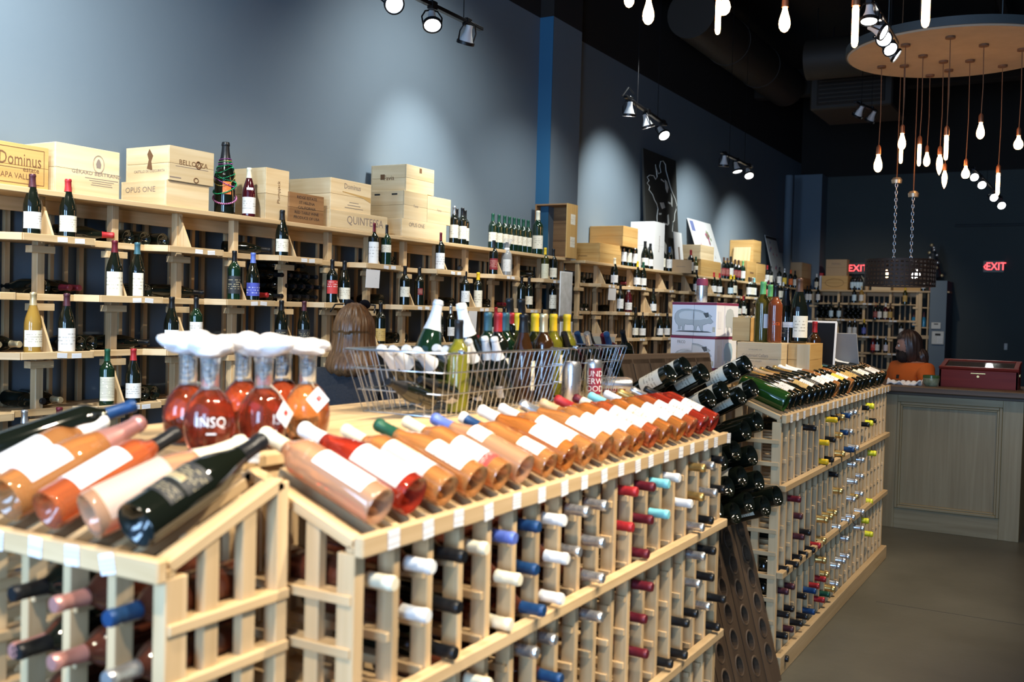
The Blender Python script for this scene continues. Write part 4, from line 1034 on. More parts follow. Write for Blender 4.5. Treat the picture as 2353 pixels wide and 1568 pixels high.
chalk([(.50, .94), (.58, .955), (.65, .93), (.66, .88), (.74, .80), (.80, .74), (.86, .70), (.93, .66), (.97, .61), (.95, .57), (.90, .53), (.88, .47), (.83, .45), (.80, .37), (.88, .35), (.92, .29), (.93, .23), (.95, .12), (.90, .06), (.86, .02)])
chalk([(.50, .94), (.47, .90), (.50, .85), (.42, .83), (.36, .87), (.34, .90), (.38, .80), (.33, .775), (.27, .80), (.16, .795), (.08, .77), (.13, .745), (.07, .72), (.14, .70), (.12, .67), (.22, .64), (.27, .60), (.34, .57), (.37, .53), (.33, .47), (.33, .30), (.36, .12), (.36, .05)])
for pts in ([(.62, .80), (.68, .79), (.73, .74), (.68, .69), (.64, .72)], [(.66, .50), (.70, .51), (.71, .43), (.66, .41)], [(.36, .34), (.48, .30), (.60, .24), (.58, .16), (.48, .19), (.40, .25)], [(.74, .24), (.80, .20), (.78, .10), (.72, .14)], [(.62, .13), (.72, .09), (.80, .07), (.70, .03), (.66, .06)],
            [(.44, .59), (.56, .60), (.60, .56), (.50, .54), (.47, .56)], [(.80, .70), (.84, .66), (.83, .58), (.80, .60)], [(.40, .50), (.48, .505), (.47, .49), (.40, .485)], [(.52, .43), (.66, .425), (.66, .412), (.52, .415)], [(.50, .795), (.60, .785), (.60, .775), (.50, .785)], [(.70, .62), (.78, .615), (.78, .60), (.70, .605)]):
    chalk_patch(pts)
POSTERINK = [plain('poster_ink_%d' % i, c, .7) for i, c in enumerate([(.30, .36, .20), (.45, .12, .22), (.12, .15, .32), (.42, .40, .38)])]
t, w, h = panel('large white wine map poster leaning beside the chalk board', [(1580, 501), (1632, 517), (1655, 604)], -4.83, -4.56, WHITE, 'leaning_poster')
put('printed_square', box(w * .16, .0006, h * .18, 0), POSTERINK[2], t, (-w * .38, -.0006, h * .88))
for i in range(16): prism('printed_patch', [(-.03, -.02), (.02, -.03), (.035, .01), (0, .03)], .0006, POSTERINK[i % 2], t, (w * (.18 + random.uniform(-.13, .13)), -.0006, h * (.70 + random.uniform(-.13, .13))), Euler((0, random.uniform(0, 6), 0)))
for i in range(10): prism('printed_patch', [(-.02, -.03), (.02, -.02), (.01, .03)], .0006, POSTERINK[3 if i % 2 else 1], t, (w * random.uniform(-.3, .3), -.0006, h * random.uniform(.15, .6)))
t, w, h = panel('narrow white card standing between the chalk board and the kraft box', [(1548, 532), (1566, 536), (1562, 590)], -4.66, -4.60, WHITE, 'tall_card', .008, 'sign')
put('printed_line', box(w * .2, .0006, h * .3, 0), INK_GREY, t, (0, -.0006, h * .5))
GREYP = plain('grey_poster_paper', (.50, .53, .56), .7)
t, w, h = panel('pale grey map poster leaning before the far corner, left of two', [(1758, 540), (1783, 547), (1785, 640)], -4.83, -4.62, GREYP, 'leaning_poster')
put('printed_band', box(w, .0006, h * .05, 0), INK_BLACK, t, (0, -.0006, h * .965))
for i in range(16): prism('printed_patch', [(-.03, -.02), (.02, -.03), (.035, .01), (0, .03)], .0006, POSTERINK[(1, 3, 2)[i % 3]], t, (w * random.uniform(-.36, .36), -.0006, h * random.uniform(.2, .9)))
t, w, h = panel('shorter grey poster with a blue figure, right of two before the far corner', [(1788, 580), (1815, 587), (1815, 640)], -4.83, -4.66, GREYP, 'leaning_poster')
prism('printed_patch', [(-.12, -.10), (.0, -.16), (.12, -.05), (.05, .12), (-.08, .13)], .0006, POSTERINK[2], t, (-w * .12, -.0006, h * .58))
for i in range(8): prism('printed_patch', [(-.03, -.02), (.02, -.03), (.035, .01), (0, .03)], .0006, POSTERINK[(1, 3, 0)[i % 3]], t, (w * random.uniform(-.3, .4), -.0006, h * random.uniform(.2, .8)))

# display tiers of the far wall rack: measured ones first
FART = [(1410.6, 659, 0, 'burgundy', 'cream', 'white'), (1462.7, 663, 0, 'burgundy', 'yellow', 'white'), (1476.5, 664, 0, 'burgundy', 'green', 'white'), (1599, 674, 0, 'burgundy', 'black', 'white'), (1639, 677.5, 0, 'burgundy', 'red', 'white'), (1652, 678.7, 0, 'burgundy', 'red', 'white'), (1685, 682, 0, 'bordeaux', 'yellow', 'cream'), (1724, 685, 0, 'bordeaux', 'brown', 'cream'), (1732, 686, 0, 'bordeaux', 'aqua', 'white'),
        (1424, 720, 1, 'bordeaux', 'black', 'white'), (1443, 720, 1, 'burgundy', 'white', 'white'), (1500, 722, 1, 'burgundy', 'black', 'white'), (1697, 728, 1, 'burgundy', 'black', 'cream'), (1709, 729, 1, 'burgundy', 'black', 'cream'), (1459, 778, 2, 'flute', 'black', 'cream'), (1475, 777, 2, 'burgundy', 'black', 'white'), (1516, 768, 2, 'burgundy', 'black', 'white'), (1532, 771, 2, 'burgundy', 'black', 'white')]
used = {}
for px, py, k, kind, c, l in FART:
    used[k] = used.get(k, 0) + 1
    z = TIER[k]; p = at(px, py, x=XF - .062)
    g = G_REDWINE if px == 1443 else G_BLACK
    bottle('%s capped bottle on %s tier of far wall rack, %s standing from left' % (CAPWORD[c], ORD[k + 1], ORD[used[k]]), kind, g, c, l, (XF - .062, p.y, z - .002), upright(math.degrees(math.atan2(-p.y, -p.x)) * .75))
rnd = random.Random(5)
for k in range(3):
    for m in range(11, 19):
        if (m + k) % 2 != 1: continue
        y = Y2 + m * MOD
        for s, dy in (('left', -.085), ('right', .10)):
            used[k] = used.get(k, 0) + 1
            c = rnd.choice(['black', 'black', 'red', 'maroon', 'yellow', 'silver', 'white', 'navy']); l = rnd.choice(['white', 'white', 'cream', 'cream', 'red', 'sky'])
            bottle('%s capped bottle on %s tier of far wall rack, %s standing from left' % (CAPWORD[c], ORD[k + 1], ORD[min(26, used[k])]), rnd.choice(['bordeaux', 'burgundy']), G_BLACK, c, l, (XF - .062, y + dy, TIER[k] - .002), upright(-55))
for i, (m, k, how) in enumerate([(0.35, 0, 'base'), (.55, 1, 'base'), (.3, 1, 'base'), (1.45, 0, 'base'), (2.1, 1, 'base'), (1.6, 2, 'base'), (2.6, 0, 'neck'), (3.3, 0, 'neck'), (3.4, 1, 'base')]):
    y = Y2 + m * MOD
    bottle('bottle lying in the far wall rack, %s lying one from the pillar' % ORD[i + 1], 'burgundy', G_BLACK, 'maroon', None, (-4.55 if how == 'base' else -4.81, y, TIER[k] + .042), lying((-1 if how == 'base' else 1, .05, 0)))
sheet(1407, 663, 690, .19, XF + .008, 'small white paper sheet hanging at the start of the far wall rack')

# ------------------------------------------------------------------ the far rack across the end
def far_px(zx, zy): return 1850 + zx / 5.6, 580 + zy / 5.6
FR = [(165, 0, 'black', 'white', G_BLACK), (630, 0, 'black', 'sky', G_BLACK), (722, 0, 'palegold', 'white', G_AMBER), (1285, 0, 'yellow', 'gold', G_OLIVE), (25, 0, 'black', 'white', G_BLACK), (60, 0, 'black', 'white', G_BLACK),
      (340, 1, 'black', 'sky', G_BLACK), (440, 1, 'black', 'sky', G_BLACK), (910, 1, 'orange', 'darkred', G_BLACK), (965, 1, 'black', 'white', G_BLACK), (1040, 1, 'white', 'cream', G_REDWINE), (1102, 1, 'brown', 'gold', G_BROWN),
      (165, 2, 'white', 'sky', G_BLACK), (40, 2, 'black', 'white', G_BLACK), (585, 2, 'silver', 'white', G_BLACK), (650, 2, 'silver', 'white', G_BLACK), (770, 2, 'yellow', 'blue', G_BLACK), (1250, 2, 'black', 'white', G_BLACK),
      (410, 3, 'black', None, G_BLACK), (460, 3, 'red', 'cream', G_BLACK), (895, 3, 'orange', 'red', G_REDWINE), (950, 3, 'white', 'white', G_BLACK), (1060, 3, 'silver', 'lilac', G_BLACK), (575, 4, 'black', 'white', G_BLACK), (635, 4, 'black', 'white', G_BLACK)]
cnt = {}
for zx, k, c, l, g in sorted(FR, key=lambda q: (q[1], q[0])):
    cnt[k] = cnt.get(k, 0) + 1
    px, _ = far_px(zx, 0); y = YR - .05
    p = at(px, 690, y=y)
    bottle('%s capped bottle on %s tier of the far end rack, %s from left' % (CAPWORD[c], ORD[k + 1], ORD[cnt[k]]), 'bordeaux', g, c, l, (p.x, y, TIER[k] - .002), upright(-80))
for b_, (zx, k) in enumerate([(150, 1), (500, 1)]):
    p = at(far_px(zx, 0)[0], 690, y=YR)
    for r_ in range(3):
        for c_ in range(4):
            bottle('dark bottle in %s bin of the far rack, %s row up, %s from left' % (('left', 'right')[b_], ORD[r_ + 1], ORD[c_ + 1]), 'bordeaux', G_BLACK, 'black', None, (p.x + c_ * .085 + (r_ % 2) * .03, YR + .32, TIER[k] + .04 + r_ * .07), lying((0, -1, 0)), 'bottles stacked in the far bins')
BLUEDRINK = liquid('blue_bottle', (.05, .35, .62), (.02, .2, .5), .4)
for i, zx in enumerate((1405, 1535)):
    p = at(far_px(zx, 0)[0], 690, y=YR + .15)
    bottle('%s squat blue bottle in the narrow rack at the far end' % ('left', 'right')[i], 'champagne', BLUEDRINK, 'plum', None, (p.x, YR + .17, 1.501), upright(), None, None, 72, False, .8)
# things standing on top of the far rack
def fartop(zx, y=YR + .12): return at(far_px(zx, 0)[0], 667, y=y).x
t = crate('orange brown wooden case on top of the far rack', (fartop(390), YR + .02, SZ), .45, .3, .25, GOLDCRATE, 0); ring_print(t, .16, .07, 0, .125, INK, .003)
t = crate('kraft carton tilted back on the orange brown case', (fartop(400), YR + .06, SZ + .252), .36, .22, .29, KRAFTBOX, 0, name='kraft_carton', cat='box'); text('PRIMAL', .05, INK_GREY, t, (0, -.001, .21), (PI / 2, 0, 0))
crate('pale low case under the hanging lamp on the far rack', (fartop(990), YR + .02, SZ), .32, .28, .155, CRATE, 0)
crate('golden low case behind the hanging lamp on the far rack', (fartop(1320), YR + .02, SZ), .44, .28, .12, GOLDCRATE, 0)
for i, (zx, c, l) in enumerate([(150, 'white', 'cream'), (610, 'black', 'sky'), (640, 'black', 'sky'), (680, 'black', 'sky'), (720, 'black', 'sky'), (1525, 'cream', 'white')]):
    bottle('%s capped bottle on top of the far rack, %s from the left' % (CAPWORD[c], ORD[i + 1]), 'bordeaux', G_BLACK, c, l, (fartop(zx), YR + .08, SZ), upright(-80), None, None, 72, False, .95)
bx = put('red_topped_box', box(.06, .08, .30, .002), WHITE, None, (fartop(212), YR + .1, SZ + .15)); tag(bx, 'slim white box with red top on the far rack', 'box')
put('box_top', box(.062, .082, .05, .002), CAP['red'], bx, (0, 0, .126))
# little cup of sticks, and the bead decorated bottle tree
t = thing('stick_cup', 'tan cup holding splayed sticks on the far rack', 'cup', (fartop(800), YR + .08, SZ))
put('cup', lathe('cup', [(.035, 0), (.045, .12), (.041, .12), (.032, .008), (0, .008)], 16, closed=False), CAP['tan'], t)
for i in range(9):
    a = i * 2 * PI / 9; tube('stick', [(0, 0, .03), (.1 * math.cos(a), .08 * math.sin(a), .22 + .02 * (i % 3))], .004, CAP['cream'], t, 5)
t = thing('bauble_tree', 'small dark tree of silver baubles at the right end of the far rack', 'ornament', (fartop(1645), YR - .02, SZ))
put('pink_vase', lathe('vase', [(.03, 0), (.045, .02), (.045, .14), (.028, .17), (.03, .19), (0, .19)], 18), CAP['pink'], t)
put('cone', lathe('treecone', [(.03, .17), (.15, .24), (.10, .40), (.06, .62), (.0, .80)], 14), plain('dark_tinsel', (.012, .02, .03), .5, bump=.6, bscale=40), t)
bb = lathe('bauble', [(.0, -.028), (.016, -.024), (.026, -.01), (.028, 0), (.026, .01), (.016, .024), (0, .028)], 12)
for i in range(13):
    z = .26 + i * .043; a = i * 2.4; R = .15 * (1 - (z - .2) / .65) + .012
    put('bauble', bb, CAP['silver'] if i % 3 else CAP['palegold'], t, (R * math.cos(a), -abs(R * math.sin(a)), z))
# red neon-like shop sign glimpsed behind the bottles
RED_EMIT = emit('red_sign_light', (1.0, .045, .05), 1.3)
t = thing('exit_sign', 'red lit sign half hidden behind bottles on the far rack', 'sign', (fartop(672, YB - .08), YB - .06, 2.53))
board('sign_box', -.19, .19, -.03, .03, -.10, .10, plain('sign_grey', (.12, .13, .12), .5), t)
text('EXIT', .17, RED_EMIT, t, (0, -.032, 0), (PI / 2, 0, 0), 1.0)
# ------------------------------------------------------------------ rosé bottles leaning on the sloped display
SL = math.atan2(TOPZ - RAILZ - .005, .27)
def slope_bottle(desc, rx, y, kind, glass, cap, lab, out=.006, roll=0.0, scale=1.0, lz=None, half=72, extra=None, hi=True, yaw=0.0, lift=0.0):
    """base against the front rail, neck up the slope towards -x"""
    R = max(q[0] for q in PROF[kind]) * scale
    loc = (rx - out + R * math.sin(SL) - .012, y, RAILZ + .004 + R * .93 + lift)
    return bottle(desc, kind, glass, cap, lab, loc, lying((-math.cos(SL), yaw, math.sin(SL)), roll), None, lz, half, hi, scale, extra)
def pic(z0, z1, half, mat, kind='bordeaux'):
    return lambda t: put('label_picture', label_mesh(kind, z0, z1, half, True, max(q[0] for q in PROF[kind]) + .0006), mat, t)
RS = [('bordeaux', 0, 'cream', 'plain', 1.08, (.03, .15), 'pale rosé with cream cap and white label, nearest in the sloped row'),
      ('burgundy', 4, 'white', 'plain', 1.06, (.02, .14), 'deep red rosé with white cap and large blank label, second in sloped row'),
      ('bordeaux', 1, 'cream', 'lilac', 1.0, (.05, .17), 'peach rosé with dark picture label, third in the sloped row'),
      ('burgundy', 1, 'green', 'white', 1.0, (.03, .13), 'rosé with dark green cap, fourth in the sloped row'),
      ('bordeaux', 1, 'cream', 'sky', 1.0, (.03, .14), 'rosé with cream cap and script label, fifth in the sloped row'),
      ('burgundy', 0, 'blue', 'white', .97, (.12, .17), 'pale rosé with violet blue cap, sixth in the sloped row'),
      ('bordeaux', 1, 'navy', 'white', .95, (.03, .10), 'rosé with navy cap, seventh in the sloped row'),
      ('burgundy', 2, 'white', 'plain', 1.0, (.03, .12), 'orange rosé with plain white cap, eighth in the sloped row'),
      ('bordeaux', 1, 'white', 'plain', 1.0, (.05, .17), 'rosé with white cap and long label, ninth in the sloped row'),
      ('burgundy', 1, 'silver', 'plain', 1.0, (.03, .13), 'rosé with silver cap and rounded label, tenth in the sloped row'),
      ('bordeaux', 1, 'tan', 'white', 1.0, (.04, .15), 'rosé with tan cap, eleventh in the sloped row'),
      ('bordeaux', 2, 'red', 'plain', 1.02, (.04, .15), 'rosé with bright red cap, twelfth in the sloped row'),
      ('bordeaux', 3, 'maroon', 'white', 1.0, (.04, .16), 'coral rosé with half maroon cap, thirteenth in the sloped row'),
      ('bordeaux', 2, 'aqua', 'cream', 1.0, (.05, .15), 'rosé with aqua cap, fourteenth in the sloped row'),
      ('bordeaux', 2, 'white', 'sky', 1.0, (.05, .15), 'orange rosé with white cap and pale blue label, fifteenth in sloped row'),
      ('bordeaux', 3, 'gold', 'white', 1.0, (.04, .15), 'coral rosé with gold cap, sixteenth in the sloped row'),
      ('bordeaux', 4, 'silver', 'white', 1.0, (.06, .14), 'red rosé with silver cap, seventeenth in the sloped row'),
      ('bordeaux', 4, 'black', 'white', .98, (.06, .14), 'red rosé with black cap, last in the sloped row')]
for i, (kind, g, c, l, s, lz, d) in enumerate(RS):
    ex = None
    if i == 2: ex = pic(.095, .165, 50, LAB['print'])
    if i == 4: ex = pic(.03, .055, 60, LAB['red'])
    if i == 12: ex = lambda t: put('cap_band', lathe('capband', [(.0151, .239), (.0168, .240), (.0160, .272), (.0150, .273)], 20, closed=False), CAP['cream'], t)
    if i == 6: ex = lambda t: put('cap_band', lathe('capband2', [(.0150, .283), (.0165, .284), (.0166, .301), (.0, .3025)], 20, closed=False), CAP['white'], t)
    slope_bottle(d, RX, 1.49 + (i + .5) * P2, kind, ROSE[g], c, l, .004 + random.uniform(0, .012), random.uniform(-.15, .15), s, lz, 66, ex)

# end rack display: necks lean away from the viewer
def end_bottle(desc, k, kind, glass, cap, lab, scale=1.0, lz=None, extra=None, roll=0.0, yaw=0.0, lift=0.0, dy=0.0):
    R = max(q[0] for q in PROF[kind]) * scale
    x = R1X - (k + .5) * P1
    loc = (x, 1.157 + .018 + dy - R * math.sin(SL), RAILZ + .004 + R * .93 + lift)
    return bottle(desc, kind, glass, cap, lab, loc, lying((yaw, math.cos(SL), math.sin(SL)), roll), None, lz, 62, True, scale, extra)
def gold_bar(t):
    put('gold_seal', lathe('goldseal', [(.0408, .085), (.0424, .086), (.0424, .100), (.0408, .101)], 10, rad(-28), rad(28)), CAP['palegold'], t)
    put('foot_label', label_mesh('burgundy', .045, .075, 58, True), LAB['dark'], t)
end_bottle('black glass bottle with dark label and gold seal leaning at the right of end rack', 0, 'burgundy', G_BLACK, 'black', 'dark', 1.07, (.08, .135), gold_bar, .15)
def lace(t): put('etched_lace', label_mesh('champagne', .02, .15, 100, True), label_paper('silver_lace', (.46, .36, .32), (.80, .45, .22), 24, .75, 1.0, .0), t)
end_bottle('wide pale rosé bottle with silvery lace decoration, second from right in end rack', 1, 'champagne', ROSE[0], 'cream', None, 1.0, None, lace, 0, .28)
end_bottle('coral rosé bottle with black cap and white label, third from right in end rack', 2, 'bordeaux', ROSE[3], 'black', 'plain', 1.06, (.05, .165))
end_bottle('sparkling rosé bottle with pink foil neck and lilac label in the end rack', 3, 'champagne', ROSE[1], 'pink', 'lilac', 1.05, (.035, .125))
end_bottle('peach rosé bottle with white cap and white label at left edge of end rack', 4, 'bordeaux', ROSE[1], 'white', 'plain', 1.1, (.05, .16))
end_bottle('dark bottle with blue black cap half hidden behind the leaning rosé bottles', 5, 'bordeaux', G_BLACK, 'navy', None, 1.0, None, None, 0, .55, .06, .12)
# small price card standing at the edge of the table
cp = at(492, 1047, z=TOPZ + .022)
tag(put('price_sign', box(.066, .002, .046, 0), CARD, None, (cp.x, 1.478, TOPZ + .023), Euler((rad(-12), 0, rad(8)))), 'white price card propped in front of the decanters', 'sign')

# ------------------------------------------------------------------ round decanters with fluffy white stoppers
DEC_LIQ = [liquid('decanter_amber_red', (.66, .13, .055), (.22, .02, .014), .88), liquid('decanter_orange', (.93, .40, .14), (.62, .16, .05), .85)]
dec_p = [(.028, .004), (.033, .0), (.039, .003), (.0480, .022), (.0522, .045), (.0532, .060), (.0515, .080), (.0455, .101), (.0360, .117), (.0265, .127), (.0205, .132)]
neck_p = [(.0205, .1325), (.0195, .140), (.0190, .160), (.0195, .190), (.0215, .196), (.0215, .202), (.0165, .202), (.0160, .140), (.0150, .1345)]
def fluff(seed):
    bm = bmesh.new()
    bmesh.ops.create_icosphere(bm, subdivisions=4, radius=1.0)
    rr = random.Random(seed)
    blobs = [(Vector((rr.uniform(-1, 1), rr.uniform(-1, 1), rr.uniform(-.3, 1))).normalized(), rr.uniform(.08, .30)) for _ in range(34)]
    for v in bm.verts:
        d = v.co.normalized(); k = .72
        for b, h in blobs:
            c = d.dot(b)
            if c > .82: k += h * ((c - .82) / .18) ** 1.2
        flat = 0.30 if d.z > 0 else .17
        v.co = Vector((d.x * k * .050, d.y * k * .050, d.z * k * .062 * flat * 1.6))
    me = bpy.data.meshes.new('fluff'); bm.to_mesh(me); bm.free()
    me.polygons.foreach_set('use_smooth', [True] * len(me.polygons))
    return me
M_FLUFF = plain('white_cotton', (.86, .86, .87), .9, bump=.5, bscale=300)
M_TAG = plain('bluish_white_tag', (.80, .82, .86), .6)
DEC = [(430, 1020, 0, 'left rear'), (480, 1038, 0, 'front left lettered'), (556, 1003, 0, 'middle rear'), (603, 1030, 0, 'front middle'), (648, 1000, 0, 'right rear'), (704, 1012, 1, 'orange rightmost')]
for i, (px, py, li, w) in enumerate(DEC):
    p = at(px, py, z=TOPZ)
    face = math.degrees(math.atan2(-p.x, p.y))           # turned to the aisle
    t = thing('decanter_bottle', '%s round decanter of amber rosé with fluffy white stopper' % w, 'decanter', (p.x, p.y, TOPZ), Euler((0, 0, rad(face + (-6, 4, 10, 22, 0, 12)[i]))), 'round decanters on the island table')
    put('round_body', lathe('decbody', dec_p, 36), DEC_LIQ[li], t)
    put('glass_neck', lathe('decneck', neck_p, 28, closed=False), CLEAR, t)
    put('glass_foot', lathe('decfoot', [(.034, .0005), (.040, .0005), (.043, .006), (.040, .004), (.036, .003)], 28, closed=False), CLEAR, t)
    put('fluffy_stopper', fluff(i), M_FLUFF, t, (0, 0, .2095), Euler((0, 0, i * 1.3)))
    if i in (1, 3):
        text('INSQ', .030, WHITE, t, (.0 if i == 1 else .01, -.0540, .066), (PI / 2, 0, 0), .92, wrap=(.0535, .0535))
        put('small_print', box(.020, .0006, .003, 0), WHITE, t, (0, -.0530, .043))
    if i in (0, 3, 5):
        dx, dz, ry, yaw = {0: (.030, .105, 25, 75), 3: (.030, .078, 45, 25), 5: (.012, .100, 48, 10)}[i]
        a = rad(yaw)
        loc = Vector((math.sin(a) * .062, -math.cos(a) * .062, dz)) if i != 0 else Vector((.055, -.02, .1))
        g = put('paper_tag', box(.042, .0012, .042, 0), M_TAG, t, loc, Euler((rad(-8), rad(ry), a)))
        put('tag_print', box(.012, .0006, .012, 0), LAB['red'], g, (0, -.0008, .004))
        tube('tag_string', [(math.sin(a) * .02, -math.cos(a) * .02, .139), (math.sin(a) * .04, -math.cos(a) * .042, .126), (loc.x * .97, loc.y * .97, loc.z + .028)], .0007, CAP['cream'], t, 4)

# ------------------------------------------------------------------ wire baskets
def basket(label, x0, x1, y0, y1, h, flare=.045, step=.027):
    t = thing('wire_basket', label, 'basket', ((x0 + x1) / 2, (y0 + y1) / 2, TOPZ))
    a, b = (x1 - x0) / 2, (y1 - y0) / 2
    def ring(f): return [(-a - flare * f, -b - flare * f, h * f + .004), (a + flare * f, -b - flare * f, h * f + .004), (a + flare * f, b + flare * f, h * f + .004), (-a - flare * f, b + flare * f, h * f + .004)]
    for f, r, nm in ((1.0, .0034, 'rim_wire'), (.0, .0026, 'base_wire'), (.36, .0020, 'hoop_wire'), (.70, .0020, 'hoop_wire')):
        q = ring(f); pts = []
        for k in range(4):
            A, B = Vector(q[k]), Vector(q[(k + 1) % 4])
            pts += [A.lerp(B, .02), A.lerp(B, .5), A.lerp(B, .98)]
        tube(nm, pts, r, STEEL, t, 6, True)
    lo, up = ring(0), ring(1)
    for k in range(4):
        A, B, Cc, Dd = Vector(lo[k]), Vector(lo[(k + 1) % 4]), Vector(up[k]), Vector(up[(k + 1) % 4])
        n = int((B - A).length / step)
        v, f = [], []
        for i in range(n + 1):
            P, Q = A.lerp(B, i / n), Cc.lerp(Dd, i / n)
            d = (Q - P).normalized(); u = d.cross(Vector((1, .3, 0))).normalized(); w_ = d.cross(u)
            o = len(v)
            for R in (P, Q):
                for s in range(5): v.append(R + (u * math.cos(s * 2 * PI / 5) + w_ * math.sin(s * 2 * PI / 5)) * .00135)
            for s in range(5): f.append((o + s, o + (s + 1) % 5, o + 5 + (s + 1) % 5, o + 5 + s))
        put('wire_side', from_py('wire_side', v, f, True), STEEL, t)
    v, f = [], []
    n = int((2 * b) / .05)
    for i in range(n + 1):
        y = -b + 2 * b * i / n
        tubepts = [Vector((-a, y, .003)), Vector((a, y, .003))]
        o = len(v)
        for R in tubepts:
            for s in range(4): v.append(R + Vector((0, math.cos(s * PI / 2) * .0013, math.sin(s * PI / 2) * .0013)))
        for s in range(4): f.append((o + s, o + (s + 1) % 4, o + 4 + (s + 1) % 4, o + 4 + s))
    put('wire_floor', from_py('wire_floor', v, f), STEEL, t)
    for k, sx in ((0, 1), (1, -1)):   # clips where the rim is joined
        put('rim_clip', box(.02, .012, .014, .003), STEEL, t, (sx * (a + flare), -b * .9 * sx, h + .006))
    return t
basket('long wire basket full of bottles on the island table', -1.875, -1.60, 2.395, 3.07, .185)
basket('second wire basket farther back holding tilted bottles and cans behind it', -1.88, -1.615, 3.17, 3.60, .185)
BZ = TOPZ + .006
def in_basket(px, x, kind, glass, cap, lab, desc, tilt=(0, 0), lz=None, roll=-40, zo=0.0, extra=None, scale=1.0, py=870):
    p = at(px, py, x=x)
    d = Vector((tilt[0], tilt[1], 1)).normalized()
    R = max(q[0] for q in PROF[kind])
    lift = R * math.sqrt(max(0, 1 - d.z * d.z))
    q = d.to_track_quat('Z', 'Y')
    return bottle(desc, kind, glass, cap, lab, (x, p.y, BZ + lift + zo), q @ Quaternion((0, 0, 1), rad(roll - 90)), 'bottles in the wire baskets', lz, 66, True, scale, extra)
for a in [(1118, -1.80, 'bordeaux', G_GREEN, 'teal', None, 'teal capped bottle standing at the back of the long wire basket'),
          (1141, -1.72, 'bordeaux', G_BLACK, 'red', 'white', 'red capped bottle in long wire basket, left one'),
          (1158, -1.80, 'bordeaux', G_GREEN, 'teal', None, 'dark teal capped bottle between two red caps in the basket'),
          (1172, -1.84, 'bordeaux', G_BLACK, 'red', None, 'red capped bottle in long wire basket, right one half hidden'),
          (1186, -1.82, 'bordeaux', G_OLIVE, 'yellow', None, 'yellow capped bottle in long wire basket, first of four'),
          (1200, -1.68, 'burgundy', G_BROWN, 'black', 'cream', 'dark capped bottle with cream label among the yellow caps', (0, 0), (.04, .14)),
          (1226, -1.72, 'bordeaux', G_OLIVE, 'yellow', 'white', 'yellow capped bottle in long wire basket, second of four'),
          (1246, -1.66, 'bordeaux', G_BROWN, 'palegold', None, 'pale gold capped bottle in the long wire basket'),
          (1268, -1.74, 'bordeaux', G_YELLOW, 'yellow', 'cream', 'yellow capped bottle in long wire basket, third of four'),
          (1299, -1.72, 'bordeaux', G_YELLOW, 'yellow', 'cream', 'yellow capped bottle in long wire basket, last of four', (0, 0), (.03, .13))]:
    in_basket(*a)
def foilneck(t): pass
in_basket(962, -1.83, 'champagne', G_GREEN, 'frost', None, 'sparkling bottle with white foil leaning high out of the basket', (.06, .26), None, 0, .030, None, .96)
in_basket(1052, -1.66, 'bordeaux', G_YELLOW, 'black', 'white', 'olive bottle with black cap standing at the basket corner', (0, .0), (.16, .215), -30, .0, None, .92)
in_basket(1100, -1.74, 'champagne', G_BLACK, 'white', 'white', 'sparkling bottle with big white foil leaning left out of the basket', (-.05, -.32), None, -30, .012)
for k, (px, x, tx, ty) in enumerate([(868, -1.80, -.05, -.10), (890, -1.76, .0, -.12), (915, -1.80, 0, -.14), (940, -1.72, .02, -.16), (975, -1.78, .03, -.12), (1000, -1.70, .0, -.14)]):
    in_basket(px + 112, x, 'champagne', G_BLACK, 'frost', 'white', 'silver foil sparkling bottle in the basket, %s from the left' % ORD[k + 1], (tx, -1.6 + ty), (.03, .09), -45, .012, None, .86, 900)
for k, (px, x, tx, ty) in enumerate([(1112, -1.66, .02, -.05), (1135, -1.70, .04, .1), (1163, -1.66, 0, .08)]):
    in_basket(px, x, 'champagne', G_BLACK, 'frost', 'white', 'silver foil bottle low in the middle of the basket, %s of three' % ORD[k + 1], (tx, -.50 + ty), (.03, .09), -40, 0, None, .70, 900)
for k, (px, x) in enumerate([(985, -1.665), (1010, -1.80), (1050, -1.665), (1085, -1.75), (1118, -1.665)]):
    in_basket(px, x, 'champagne', G_BLACK, 'black', 'white', 'black sparkling bottle lying low in the long wire basket, %s from left' % ORD[k + 1], (.0, -3.2), (.03, .10), -50 + 20 * k, .0, None, .66 + .04 * (k % 2), 930)
for k, (px, x) in enumerate([(1180, -1.85), (1206, -1.86)]):
    in_basket(px, x, 'bordeaux', G_BLACK, 'black', None, 'black capped bottle leaning behind the yellow caps, %s one' % ('left', 'right')[k], (0, -.15), None, 0, .05)
for k in range(9):
    d = (random.uniform(-.15, .15), -.75 + random.uniform(-.1, .1))
    px = 1330 + k * 15
    in_basket(px, -1.70 - .055 * (k % 3), 'bordeaux', (G_BLACK, G_REDWINE, G_BLACK)[k % 3], ('black', 'maroon', 'navy', 'silver')[k % 4], 'white', 'tilted bottle in the second wire basket, %s from the left' % ORD[k + 1], d, (.05, .12), -60, 0.0, None, .85, 880)
# silver drinks cans beside the second basket
M_CAN = plain('brushed_can', (.62, .62, .63), .28, .9)
can_p = [(.024, .002), (.029, .0), (.033, .012), (.033, .128), (.029, .141), (.0275, .144), (.026, .140), (.0, .139)]
M_CANRED = plain('can_red_print', (.30, .025, .045), .4)
def can(label, loc, rot):
    t = thing('drinks_can', label, 'can', loc, rot, 'silver cans by the wire baskets')
    put('can_body', lathe('canbody', can_p, 28, sharp=35), M_CAN, t)
    put('red_panel', lathe('canpanel', [(.0330, .022), (.0334, .022), (.0334, .116), (.0330, .116)], 14, rad(-42 - 90), rad(42 - 90)), M_CANRED, t)
    put('pull_tab', box(.012, .018, .0015, .0005), M_CAN, t, (.004, 0, .1405))
    for k, s in enumerate(('UND', 'ERW', 'OOD')): text(s, .030, WHITE, t, (0, -.0338, .094 - .027 * k), (PI / 2, 0, 0), 1.0, wrap=(.0338, None))
    return t
